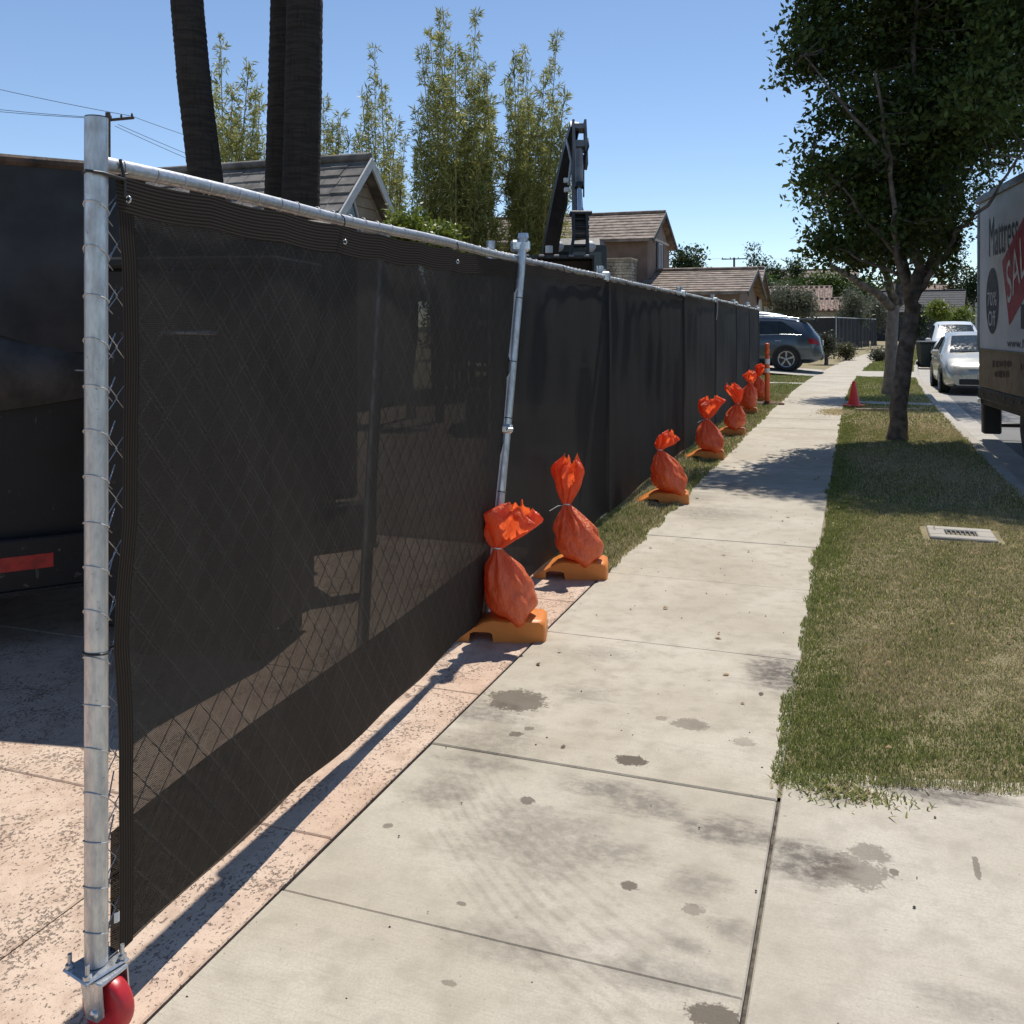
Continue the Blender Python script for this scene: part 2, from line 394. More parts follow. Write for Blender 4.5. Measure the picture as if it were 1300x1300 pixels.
MT['orange_foot'] = simple('orange_plastic', (.62, .20, .035), .42, var=.14, scale=5, bump=.1, bscale=40)
MT['red_wheel'] = simple('red_wheel', (.50, .022, .03), .35, var=.14, scale=14)
def bagmat(name, c, transl, sand):
    t = NT(name); P = t.pos(True)
    n = t.noise(P, 18, 4); cc = t.mix(t.ramp(n, .3, .7), c, tuple(q * .82 for q in c))
    weave = t.noise(t.mapping(P, scale=(1, 1, .25)), 260, 2); cc = t.mix(t.ramp(weave, .4, .7, 0, .25), cc, tuple(q * .6 for q in c))
    t.base(cc).rough(.30); t.b.inputs['Specular IOR Level'].default_value = .6; t.b.inputs['Coat Weight'].default_value = .35; t.b.inputs['Coat Roughness'].default_value = .18
    tr = t.node('ShaderNodeBsdfTranslucent'); t.put(tr.inputs['Color'], (min(1, c[0] * 1.25), c[1], c[2]))
    mx = t.node('ShaderNodeMixShader'); mx.inputs[0].default_value = transl
    t.l.new(t.b.outputs[0], mx.inputs[1]); t.l.new(tr.outputs[0], mx.inputs[2]); t.l.new(mx.outputs[0], t.out.inputs['Surface'])
    cr = t.noise(t.mapping(P, scale=(1.6, 1.6, .7)), 24, 5, .6, 1.2); nm = t.bump(cr, .8, .018); t.l.new(nm, tr.inputs['Normal'])
    return t.mat
MT['bag_top'] = bagmat('sack_plastic', (.95, .175, .045), .52, 0)
MT['bag_body'] = bagmat('sack_filled', (.92, .20, .058), .26, 1)
MT['white_plastic'] = simple('white_plastic', (.7, .7, .68), .5, var=.08)
MT['clear_plastic'] = simple('cloudy_plastic', (.42, .42, .44), .3, var=.15)
def palm_bark():
    t = NT('palm_bark'); P = t.pos(True); n = t.noise(t.mapping(P, scale=(1, 1, 9)), 3.2, 5, .6); f = t.noise(t.mapping(P, scale=(6, 6, .8)), 5, 4, .6)
    c = t.mix(t.ramp(n, .35, .65), (.042, .034, .028), (.066, .054, .044)); c = t.mix(t.ramp(f, .5, .75, 0, .5), c, (.015, .012, .010))
    t.base(c).rough(.95); t.b.inputs['Specular IOR Level'].default_value = .15; t.bump(n, .8, .02); return t.mat
MT['bark_dark'] = palm_bark()
MT['bark'] = simple('bark', (.15, .12, .095), .9, var=.35, scale=9, bump=.9, bscale=40)
MT['culm'] = simple('bamboo_culm', (.36, .28, .10), .55, var=.3, scale=5)
MT['wood_pole'] = simple('wood_pole', (.10, .075, .055), .9, var=.25)
MT['cable'] = simple('cable', (.05, .05, .055), .7)
# ------------------------------------------------------------------ the ground
rng = np.random.default_rng(7); random.seed(7)
def srange(a, b): return [a + (b - a) * i / max(1, int((b - a) / 1.5)) for i in range(int((b - a) / 1.5) + 1)] if b - a > 1.5 else [a, b]
def sheet(name, s0, s1, tz, m, parent=None, kind='structure'):
    """tz: list of (t, z) across; a sheet that follows the bend of the street"""
    mb = MB(); S = srange(s0, s1); k = len(tz)
    mb.add([C(s, t, z) for s in S for (t, z) in tz], [(i * k + j, i * k + j + 1, (i + 1) * k + j + 1, (i + 1) * k + j) for i in range(len(S) - 1) for j in range(k - 1)])
    mb.f = [f[::-1] if (Vector(mb.v[f[1]]) - Vector(mb.v[f[0]])).cross(Vector(mb.v[f[2]]) - Vector(mb.v[f[0]])).z < 0 else f for f in mb.f]
    o = mb.build(name, m, parent)
    if parent is None: tag(o, kind=kind)
    return o
g = MB(); g.add([(-900, -200, -.32), (900, -200, -.32), (900, 1600, -.32), (-900, 1600, -.32)], [(0, 1, 2, 3)]); tag(g.build('ground', MT['lawnbase']), kind='structure')
sheet('site_ground', 5.55, 21.6, [(-60, -.035), (-1.40, -.03)], MT['dirt'])
sheet('yard', 21.6, 260, [(-150, -.04), (-1.40, -.03)], MT['thatch'])
sheet('yard_behind', -40, 5.55, [(-60, -.075), (-1.40, -.07)], MT['dirt'])
sheet('road', -40, 260, [(1.90, -.152), (10.3, -.150)], MT['asphalt'])
sheet('verge', -40, 260, [(10.6, -.02), (160, -.03)], MT['lawnbase'])
sheet('parkway', 3.1, 260, [(-.26, -.012), (1.36, -.010)], MT['thatch'])
sheet('sidewalk_bed', -6, 260, [(-1.425, -.022), (-.22, -.022)], MT['joint'])
sheet('apron_bed', -6, 3.6, [(-.222, -.024), (1.52, -.03)], MT['joint'])
ksec = [(1.345, -.05), (1.345, -.004), (1.36, .004), (1.46, .004), (1.485, -.012), (1.50, -.125), (1.53, -.142), (1.93, -.144), (1.93, -.26), (1.345, -.26)]
kerb = MB(); 
for (a, b) in [(3.6 + 3 * i, 3.6 + 3 * i + 2.988) for i in range(26)]:
    S = [a, (a + b) / 2, b]; k = len(ksec)
    mb = MB(); mb.add([C(s, t, z) for s in S for (t, z) in ksec], [(i * k + j, (i + 1) * k + j, (i + 1) * k + j + 1, i * k + j + 1) for i in range(2) for j in range(k - 1)])
    mb.add([C(a, t, z) for (t, z) in ksec], [tuple(range(k))]); mb.add([C(b, t, z) for (t, z) in ksec], [tuple(range(k - 1, -1, -1))])
    if a == 3.6: kroot = tag(mb.build('kerb', MT['kerb']), kind='structure')
    else: mb.build('kerb_stone', MT['kerb'], kroot)
fk = MB(); S = srange(-40, 200); kk = [(10.28, -.14), (10.30, -.01), (10.45, 0), (10.62, 0)]
fk.add([C(s, t, z) for s in S for (t, z) in kk], [(i * 4 + j, i * 4 + j + 1, (i + 1) * 4 + j + 1, (i + 1) * 4 + j) for i in range(len(S) - 1) for j in range(3)]); tag(fk.build('far_kerb', MT['kerb']), kind='structure')
def slab(name, s0, s1, t0, t1, m, parent, z=0.0, b=.0045, gap=.0018, th=.07, skew=0.0):
    s0 += gap; s1 -= gap; t0 += gap; t1 -= gap
    lo = [C(s0 + skew * 0, t0, z - th), C(s0, t1, z - th), C(s1, t1, z - th), C(s1, t0, z - th)]
    mid = [C(s0, t0, z - b), C(s0, t1, z - b), C(s1, t1, z - b), C(s1, t0, z - b)]
    top = [C(s0 + b, t0 + b, z), C(s0 + b, t1 - b, z), C(s1 - b, t1 - b, z), C(s1 - b, t0 + b, z)]
    f = [(8, 9, 10, 11)]
    for i in range(4):
        j = (i + 1) % 4; f += [(i, j, 4 + j, 4 + i), (4 + i, 4 + j, 8 + j, 8 + i)]
    return MB().add(lo + mid + top, f).build(name, m, parent)
walk = tag(bpy.data.objects.new('sidewalk', None), kind='structure'); col.objects.link(walk)
js = [-3.0, -1.2, .35, 2.13, 3.06, 4.37, 5.55, 6.64]
while js[-1] < 70: js.append(js[-1] + 1.52)
for a, b in zip(js[:-1], js[1:]): slab('paving_slab', a, b, -1.42, -.232, MT['walk'], walk, z=random.uniform(-.003, .003))
apron = tag(bpy.data.objects.new('driveway_apron', None), kind='structure'); col.objects.link(apron)
for (a, b, c, d_) in ((-3, -.3, -.225, 1.50), (-.3, 3.28, -.225, 1.50)): slab('apron_slab', a, b, c, d_, MT['apron'], apron, z=-.002)
MB().add([C(3.277, -.2, -.06), C(3.277, 1.5, -.06), C(3.70, 1.5, -.06), C(3.277, -.2, -.003), C(3.277, 1.5, -.003), C(3.70, 1.5, -.003)], [(3, 4, 5), (0, 1, 4, 3), (1, 2, 5, 4), (2, 0, 3, 5)]).build('apron_slab', MT['apron'], apron)
drive = tag(bpy.data.objects.new('driveway', None), kind='structure'); col.objects.link(drive)
ds = [-3.6, -2.4, -1.2, 0, 1.2, 2.40, 3.54, 4.9, 6.0]; dt = [-1.43, -1.89, -3.1, -4.3, -5.5, -6.7, -7.9]
for a, b in zip(ds[:-1], ds[1:]):
    for c, d_ in zip(dt[1:], dt[:-1]):
        if d_ == -1.43 and b == 6.0: b2 = 5.55
        else: b2 = b
        slab('stamped_slab', a, b2, c, d_, MT['stamped'], drive, z=-.006, gap=.0025, b=.004)
sheet('driveway_bed', -4, 6.2, [(-8.2, -.03), (-1.43, -.03)], MT['joint'])
# the neighbour's concrete drive beyond the lawn, and a narrow garden path
nd = sheet('neighbour_driveway', 29.2, 33.6, [(-14, .16), (-3.2, .12), (-1.42, .004)], MT['far_concrete'])
sheet('neighbour_apron', 29.6, 33.2, [(-.235, .003), (1.36, .003)], MT['far_concrete'])
sheet('garden_path', 25.2, 25.8, [(-9, .01), (-1.42, .003)], MT['far_concrete'])
sheet('parkway_path', 19.3, 19.9, [(-.235, .0), (1.34, .0)], MT['far_concrete'])

# ------------------------------------------------------------------ grass
def Cn(s, t):
    o = np.where(s > 16, (s - 16) ** 2 / 750.0, 0); t = t + o
    return s * DX + t * DY, s * DY - t * DX
def vnoise(x, y, seed=0):
    r = np.random.default_rng(seed); v = np.zeros_like(x)
    for k in range(7):
        a = r.uniform(0, 2 * math.pi); f = r.uniform(.6, 1.6) * (1.5 ** (k - 1)); p = r.uniform(0, 6.28)
        v += np.sin(f * 2 * (x * math.cos(a) + y * math.sin(a)) + p) / (1 + .25 * k)
    return v / 2.6
def blades(s, t, h, w, dry, lean=.7, z=-.013, bright=1.0):
    n = len(s); x, y = Cn(s, t); a = rng.uniform(0, 2 * math.pi, n)
    ln = rng.uniform(.15, 1, n) * lean; hh = h * rng.uniform(.55, 1.15, n); ww = w * rng.uniform(.7, 1.3, n)
    b = rng.uniform(0, 2 * math.pi, n)
    px, py = np.cos(a) * ww / 2, np.sin(a) * ww / 2
    lx, ly = np.cos(b) * ln * hh, np.sin(b) * ln * hh
    zz = np.where(((t < -.235) & (t > -1.42)) | ((s < 3.27 + np.clip(t + .2, 0, 3) * .248) & (t > -.235)), .0, z) if z < -.01 else np.full(n, z)
    V = np.stack([np.stack([x - px, y - py, zz], 1), np.stack([x + px, y + py, zz], 1),
                  np.stack([x + px * .8 + lx * .45, y + py * .8 + ly * .45, zz + hh * .62], 1), np.stack([x + lx, y + ly, zz + hh], 1),
                  np.stack([x - px * .8 + lx * .45, y - py * .8 + ly * .45, zz + hh * .62], 1)], 1)
    k = rng.uniform(0, 1, n); dryb = (k < dry)[:, None]
    gcol = np.array([.265, .300, .100]) * rng.uniform(.55, 1.4, (n, 1)) * np.array([1, 1, 1]) + rng.uniform(0, .03, (n, 1)) * np.array([1, .7, 0])
    dcol = np.array([.66, .555, .335]) * rng.uniform(.5, 1.25, (n, 1))
    return V, np.where(dryb, dcol, gcol) * bright
def lawn(name, patches, label=None):
    VV = []; CC = []
    for (s0, s1, t0, t1, dens, h, w, fn) in patches:
        n = int((s1 - s0) * (t1 - t0) * dens); s = rng.uniform(s0, s1, n); t = rng.uniform(t0, t1, n)
        keep, dry = fn(s, t); s, t, dry = s[keep], t[keep], dry[keep]
        V, c = blades(s, t, h * np.clip(1 + .45 * vnoise(s * 5, t * 5, 77) + .3 * vnoise(s * 17, t * 17, 78), .35, 2.0), w, dry); VV.append(V); CC.append(c)
    me = npmesh(name, np.concatenate(VV), 5, np.concatenate(CC)); o = newobj(name, me, MT['grass'])
    return tag(o, label, 'grass', kind='stuff')
def pk(s, t):
    e = vnoise(s * 2.2, t * 2.2, 3) * .020 + vnoise(s * 9, t * 9, 4) * .014
    le = np.where(s < 4.2, -.26, np.where(s < 6.5, -.25, -.23)) + e
    near = 3.17 + np.clip(t + .23, 0, 2) * .275 + vnoise(t * 7, s * 0, 8) * .018
    keep = (t > le) & (t < 1.37 + e * .5) & (s > near)
    keep &= ~((np.abs(s - 7.42) < .24) & (np.abs(t - .70) < .26)) & ~((s > 19.3) & (s < 19.9)) & ~((s > 29.6) & (s < 33.2))
    dry = .50 + .26 * vnoise(s * .9, t * 1.5, 11) + .14 * vnoise(s * 3.5, t * 3.5, 12) + .30 * np.clip(t - .1, -.35, .5)
    keep &= (vnoise(s * 6.3, t * 6.3, 91) + .35 * vnoise(s * 23, t * 23, 92) > -1.05) | (rng.random(len(s)) < .35)
    dry -= .55 * np.exp(-((t + .22) / .16) ** 2) + .45 * np.exp(-((s - 3.62 - .2 * t) / .28) ** 2) + .5 * np.clip((s - 15) / 10, 0, 1)
    return keep, np.clip(dry, .03, .93)
lawn('parkway_grass', [(3.1, 5.0, -.33, 1.45, 36000, .0185, .0032, pk), (5.0, 8.5, -.33, 1.45, 18000, .021, .0046, pk), (8.5, 15, -.33, 1.45, 6000, .026, .0085, pk), (15, 34, -.33, 1.45, 1700, .03, .017, pk), (34, 75, -.33, 1.45, 350, .04, .04, pk)], 'mown grass strip between sidewalk and kerb, green at its edges, straw coloured inside')
def lk(s, t):
    e = vnoise(s * 5, t * 5, 21) * .03
    keep = (t < -1.39 + e) & (t > -1.95 - .01 * s + vnoise(s * 3, t * 0, 22) * .05) & (s > 5.5 + e * 2)
    return keep, np.clip(.40 + .35 * vnoise(s * 1.5, t * 3, 23), .05, .85)
lawn('fence_side_grass', [(5.35, 9, -2.1, -1.33, 12000, .034, .006, lk), (9, 21.6, -2.25, -1.33, 3800, .036, .011, lk)], 'narrow ragged grass strip between black screened fence and sidewalk')
def fl(s, t):
    keep = (t < -1.41) & ~((s > 25.2) & (s < 25.8)) & (s < 29.25)
    return keep, np.clip(.16 + .15 * vnoise(s * .8, t * .8, 31), .02, .6)
lawn('front_lawn', [(21.4, 29.3, -6.5, -1.38, 1700, .045, .018, fl)], 'bright green front lawn beyond the end of the black fence')
# dead clippings, pebbles and scraps lying on the concrete
mb = MB()
for k in range(150):
    s = random.uniform(1.6, 9); t = random.uniform(-1.4, 1.2) if s < 3.2 else random.uniform(-1.4, -.25)
    r = random.uniform(.0015, .0042); p = C(s, t, r * .3); a = random.uniform(0, 6)
    q = [(r * math.cos(a + i * 1.05) * random.uniform(.6, 1.4), r * math.sin(a + i * 1.05) * random.uniform(.6, 1.4), 0) for i in range(6)]
    mb.add([p + Vector(v) for v in q] + [p + Vector((v[0] * .5, v[1] * .5, r * .7)) for v in q], [(6, 7, 8, 9, 10, 11)] + [(i, (i + 1) % 6, 6 + (i + 1) % 6, 6 + i) for i in range(6)])
tag(mb.build('grit', simple('grit', (.14, .11, .08), .9, var=.4, scale=40, obj=False)), 'scattered dark grit and pebbles on the concrete', 'grit', kind='stuff')
VV, CC = blades(rng.normal(3.18, .035, 600) , np.clip(rng.normal(-.04, .10, 600), -.26, .22), .018, .006, np.full(600, .35), lean=1.8, z=-.002)
tag(newobj('creeping_weed', npmesh('creeping_weed', VV, 5, CC), MT['grass']), 'low yellow-green weed creeping from the grass corner over the concrete', 'weed', kind='stuff')
n = 2600; VV, CC = blades(rng.normal(17.2, .28, n), rng.normal(-.33, .12, n), .02, .014, np.full(n, 1.0), lean=2.0, z=.0)
tag(newobj('straw_clippings', npmesh('straw_clippings', VV, 5, CC), MT['grass']), 'tan straw clippings spilled over the sidewalk edge near the cone', 'clippings', kind='stuff')
# meter box set in the parkway
mbx = thing('meter_box', 'pale concrete meter box lid with dark slotted grate set in the grass', 'meter box', C(7.42, .70, -.012), STREET)
mbx.scale = (.86, .84, .9)
MB().bbox((0, .17, 0), (.50, .12, .05), .008).build('frame_bar', MT['kerb'], mbx); MB().bbox((0, -.17, 0), (.50, .12, .05), .008).build('frame_bar', MT['kerb'], mbx)
for sx in (-1, 1): MB().bbox((sx * .185, 0, 0), (.13, .215, .049), .008).build('frame_bar', MT['kerb'], mbx)
MB().box((0, 0, -.02), (.25, .23, .02)).build('grate_well', MT['black_plastic'], mbx)
irn = simple('cast_iron', (.10, .095, .09), .6, .3)
for k in range(7): MB().bbox((-.105 + k * .035, 0, .008), (.014, .215, .02), .002).build('grate_bar', irn, mbx)

# dead leaves dropped by the street trees
n = 240; ss = rng.uniform(3.4, 17, n); tt = np.where(rng.random(n) < .8, rng.uniform(-.25, 1.35, n), rng.uniform(-1.4, -.25, n)); lx, ly = Cn(ss, tt)
aa = rng.uniform(0, 6.28, n); ll = rng.uniform(.018, .042, n); zz = np.where(tt < -.25, .003, .020)
fx, fy = np.cos(aa) * ll, np.sin(aa) * ll; up = rng.uniform(.002, .012, n)
LV = np.stack([np.stack([lx, ly, zz], 1), np.stack([lx + fx * .5 - fy * .28, ly + fy * .5 + fx * .28, zz + up], 1), np.stack([lx + fx, ly + fy, zz + .002], 1), np.stack([lx + fx * .5 + fy * .28, ly + fy * .5 - fx * .28, zz + up * .6], 1)], 1)
LC = np.array([.26, .17, .085]) * rng.uniform(.4, 1.5, (n, 1))
tag(newobj('fallen_leaves', npmesh('fallen_leaves', LV, 4, LC), MT['grass']), 'small dry brown leaves scattered on the grass and sidewalk', 'leaves', kind='stuff')
# ------------------------------------------------------------------ temporary fence
def uvgrid(name, fn, nu, nv, W, Hh, m, parent, uvx=0.0, uvfn=None):
    mb = MB(); mb.grid(fn, nu, nv); me = mb.mesh(name, m)
    uvl = me.uv_layers.new(name='UVMap'); n1 = nu + 1
    li = np.zeros(len(me.loops), dtype=np.int32); me.loops.foreach_get('vertex_index', li)
    uv = np.stack([(li % n1) / nu * W + uvx, (li // n1) / nv * Hh], 1).astype(np.float32)
    if uvfn is not None: uv = np.array([uvfn((k % n1) / nu, (k // n1) / nv) for k in range((nu + 1) * (nv + 1))], dtype=np.float32)[li]
    uvl.data.foreach_set('uv', uv.reshape(-1))
    return newobj(name, me, None, parent)
def smooth01(x): x = max(0, min(1, x)); return x * x * (3 - 2 * x)
TPH = 2.6
def loop(c, ax, r, tilt, wr=.0016, n=16, tail=None):
    """one turn of tie wire round a pipe whose axis is ax"""
    ax = Vector(ax).normalized(); a = ax.orthogonal().normalized(); b = ax.cross(a)
    pts = [Vector(c) + a * math.cos(q) * r + b * math.sin(q) * r + ax * tilt * math.cos(q + TPH) for q in [2 * math.pi * i / n for i in range(n + 1)]]
    if tail: pts += [Vector(tail)]
    return MB().tube(pts, wr, 5)
P0 = Vector((-.879, 2.0, 0)); P1b = Vector((-.145, 4.60, 0)); P1t = Vector((.028, 4.85, 1.90))
NEARH = 1.825
gate = thing('screened_fence', 'rolling end panel of the temporary fence, brown-black mesh screen on a bare galvanised pole', 'fence panel', P0, 0, 'temporary fence panels')
def gpt(a, h, o=0.0):                        # a 0..1 along, h metres up, o metres towards the sidewalk
    e = P1b + (P1t - P1b) * (h / 1.90); q = Vector((0, 0, h)).lerp(Vector((e.x - P0.x, e.y - P0.y, h)), a)
    return q + Vector((.962, -.27, 0)) * o
GL = 2.80
pole = MB().tube([gpt(0, z) for z in (.135, .6, 1.2, 1.92)], .0238, 20).build('pole', MT['galv'], gate)
MB().tube([gpt(0, 1.9205), gpt(0, 1.9225)], [.0232, .0232], 20).build('pole_cap', MT['black_plastic'], pole)
rail = MB().tube([gpt(a / 12, NEARH + .004 * math.sin(a)) for a in range(13)], .0178, 14)
rail.build('top_rail', MT['galv'], gate)
MB().tube([gpt(.49, .15, -.02), gpt(.49, 1.82, -.02)], .021, 10).build('brace_post', MT['galv'], gate)
endp = MB().tube([P1b - P0 + Vector((.03, -.01, .03)), (P1b + P1t) / 2 - P0 + Vector((.03, -.01, 0)), P1t - P0 + Vector((.03, -.01, .03))], .0235, 14).build('end_post', MT['galv'], gate)
# chain link fabric behind the screen
def chainlink(fn, L, z0, z1, parent, seg=4, r=.0016, cw=.05, ch=.055):
    mb = MB(); n = int(L / cw); rows = int((z1 - z0) / ch)
    for k in range(n):
        pts = []
        for j in range(rows + 1):
            side = (j + k) % 2
            pts.append(fn(((k + side) * cw) / L, z0 + j * ch, .008 + (.002 if side else -.002)))
        mb.tube(pts, r, seg, cap=False, smooth=False)
    o = mb.build('chain_link', MT['chain'], parent); tag(o, kind='stuff'); return o
chainlink(gpt, GL, .17, 1.80, gate)
edge = [(0.1, .044), (.35, .046), (.62, .040), (.80, .022), (.90, .028), (1.05, .050), (1.4, .054), (1.62, .046), (1.76, .032), (1.83, .026)]
def exx(h): return float(np.interp(h, [e[0] for e in edge], [e[1] for e in edge])) / GL
def btm(a): return .125 - .055 * a + .008 * math.sin(9 * a) + .006 * math.sin(23 * a + 1)
def topz(a): return NEARH - .020 - .006 * math.sin(a * math.pi) - .007 * abs(math.sin(a * 28))
def bil(a, h):
    w = .010 * math.sin(5.2 * a + 2.2 * h) * math.sin(3.1 * h) + .007 * math.sin(13 * a - 4 * h) + .004 * math.sin(31 * a + 9 * h) * (1 - h / 2.4)
    w += .003 * math.exp(-((h - (.55 + .33 * a)) / .035) ** 2) - .0025 * math.exp(-((h - (.78 + .30 * a)) / .03) ** 2)
    return .019 + .42 * w
def scr(i, j):
    b, t = btm(i), topz(i) - .075 - .012 * math.sin(i * math.pi)
    h = b + (t - b) * j; e = exx(h) + .045 / GL; a = e + (1 - e) * i
    return gpt(a, h, bil(i, h))
def scruv(i, j):
    b, t = btm(i), topz(i) - .075 - .012 * math.sin(i * math.pi); h = b + (t - b) * j; e = exx(h) + .045 / GL
    return ((e + (1 - e) * i) * GL, h)
uvgrid('privacy_screen', scr, 110, 60, GL, 1.65, MT['screen'], gate, 0.0, scruv)
def hemtop(i, j):
    t = topz(i); b = t - .077 - .012 * math.sin(i * math.pi); h = b + (t - b) * j; e = exx(h); a = e + (1 - e) * i
    return gpt(a, h, bil(i, topz(i) - .08) + .004 - .002 * j)
uvgrid('screen_hem', hemtop, 110, 8, GL, .077, MT['hem'], gate)
def hemside(i, j):
    b, t = btm(0), topz(0) - .077; h = b + (t - b) * i; a = exx(h) + .047 / GL * j
    return gpt(a, h, bil(0, h) + .003)
uvgrid('screen_hem', hemside, 60, 4, 1.7, .047, MT['hem'], gate)
def flap(i, j):
    h = btm(i) - .012 + (.40 + .01 * math.sin(7 * i) - btm(i)) * j; a = .042 / GL + (.985 - .042 / GL) * i
    return gpt(a, h, .002 - .003 * math.sin(11 * i))
uvgrid('screen_flap', flap, 60, 6, GL, .3, MT['screen2'], gate)
# tie wires round pole and rail
z = .20
while z < 1.78:
    loop(gpt(0, z), (0, 0, 1), .0253, .013 + random.uniform(-.003, .006), tail=gpt(.024, z + .022, -.01)).build('tie_wire', MT['wire'], pole)
    MB().tube([gpt(.010, z - .001, -.012), gpt(.022, z - .030, -.012)], .0014, 5).build('tie_wire', MT['wire'], pole)
    z += .0955
ra = (gpt(1, 1.82) - gpt(0, 1.82)).normalized()
k = 0
while .07 + k * .10 < 2.75:
    a = (.07 + k * .10 + random.uniform(-.01, .01)) / GL; loop(gpt(a, NEARH), ra, .0192, .006 + random.uniform(-.003, .003), .0013).build('tie_wire', MT['wire'], gate); k += 1
for z, t2 in ((.79, .05), (1.80, .05)):       # black cable ties on the pole
    o = loop(gpt(0, z), (0, 0, 1), .0262, .004, .0026, 18); o.tube([gpt(.010, z, .01), gpt(.024, z + .012, .02)], .0022, 5); o.build('cable_tie', MT['black_plastic'], pole)
MB().tube([gpt(-.015, 1.802, .01), gpt(-.006, 1.80, .03), gpt(.014, 1.795, .035), gpt(.02, 1.79, .02)], .0035, 6).build('cable_tie', MT['black_plastic'], pole)
MB().tube([gpt(.016, 1.84, .02), gpt(.019, 1.80, .024), gpt(.020, 1.76, .022)], .0035, 6).build('cable_tie', MT['black_plastic'], pole)
for (a, h) in ((.022, 1.755), (.36, 1.748), (.70, 1.75)):
    o = MB(); o.tube([gpt(a, h, .026) + Vector((math.cos(q) * .006, 0, math.sin(q) * .007)) for q in [i * math.pi / 5 for i in range(10)]], .0022, 6, closed=True); o.build('grommet', MT['zinc'], gate)
    if a > .1: loop(gpt(a, NEARH - .012), ra, .026, .003, .0022).build('cable_tie', MT['black_plastic'], gate)
# caster
cr = Matrix.Translation((0, 0, 0)) @ Matrix.Rotation(R(56), 4, 'Z')
pl = MB().bbox((.0, 0, .130), (.102, .086, .007), .003, cr).build('caster_plate', MT['zinc'], gate)
for sx in (-1, 1):
    for sy in (-1, 1):
        MB().tube([cr @ Vector((sx * .040, sy * .032, .118)), cr @ Vector((sx * .040, sy * .032, .163))], .0046, 8).tube([cr @ Vector((sx * .040, sy * .032, .134)), cr @ Vector((sx * .040, sy * .032, .142))], .009, 6, smooth=False).build('bolt', MT['zinc'], pl)
c2 = Matrix.Translation((.022, -.012, 0)) @ Matrix.Rotation(R(-24), 4, 'Z')
fork = MB().bbox((0, 0, .122), (.062, .074, .008), .002, c2)
for sx in (-1, 1): fork.prism([(-.030, .122), (.030, .122), (.036, .06), (.020, .045), (-.012, .045)], sx * .034 - .0018, sx * .034 + .0018, c2 @ Matrix.Translation((0, 0, 0)))
fork.build('caster_fork', MT['zinc'], gate)
wm = c2 @ Matrix.Translation((.012, 0, .060)) @ Matrix.Rotation(R(90), 4, 'X')
wh = MB().lathe([(.012, -.020), (.040, -.020), (.056, -.017), (.0595, -.010), (.060, 0), (.0595, .010), (.056, .017), (.040, .020), (.012, .020)], 28, wm).build('wheel', MT['red_wheel'], gate)
MB().lathe([(0, -.040), (.010, -.040), (.010, .040), (0, .040)], 10, wm).build('axle', MT['zinc'], wh)
MB().bbox((-.045, .03, .07), (.03, .05, .012), .004, c2).build('brake_lever', MT['rubber'], gate)
MB().grid(lambda i, j: gpt(.012 + .006 * i, .20 + .022 * j, .018 + .006 * math.sin(3 * i)), 3, 3).build('tape_scrap', MT['white_plastic'], gate)
# end post fittings
e0 = P1t - P0
MB().tube([e0 + Vector((.03, -.01, .03)), e0 + Vector((.03, -.01, .055))], [.030, .026], 14).build('post_cap', MT['zinc'], endp)
MB().bbox(tuple(e0 + Vector((.015, .0, -.01))), (.10, .07, .06), .012).build('clamp', MT['zinc'], gate)
for h in (1.62, 1.30, 1.02, .66, .40):
    e = P1b + (P1t - P1b) * (h / 1.9) - P0 + Vector((.03, -.01, 0)); loop(e, (P1t - P1b), .0255, .002, .0024).build('cable_tie', MT['black_plastic'], endp)
e = P1b + (P1t - P1b) * (.97 / 1.9) - P0
MB().bbox(tuple(e + Vector((.025, -.015, 0))), (.072, .06, .045), .01).tube([e + Vector((.06, -.05, 0)), e + Vector((.03, -.06, 0))], .008, 6).build('clamp', MT['zinc'], gate)
for (h0, h1, sd_) in ((1.30, 1.68, .045), (.95, 1.25, .04), (.25, .9, .03)):       # cloudy plastic strip bellying off the post
    def ps(i, j, h0=h0, h1=h1, sd_=sd_):
        h = h0 + (h1 - h0) * j; q = P1b + (P1t - P1b) * (h / 1.9) - P0
        return q + Vector((.02 - (sd_ + .02) * i * math.sin(math.pi * j), -.03 - .01 * i, .0)) + Vector((.004 * math.sin(9 * j), 0, 0))
    MB().grid(ps, 4, 14).build('plastic_strip', MT['clear_plastic'], gate)

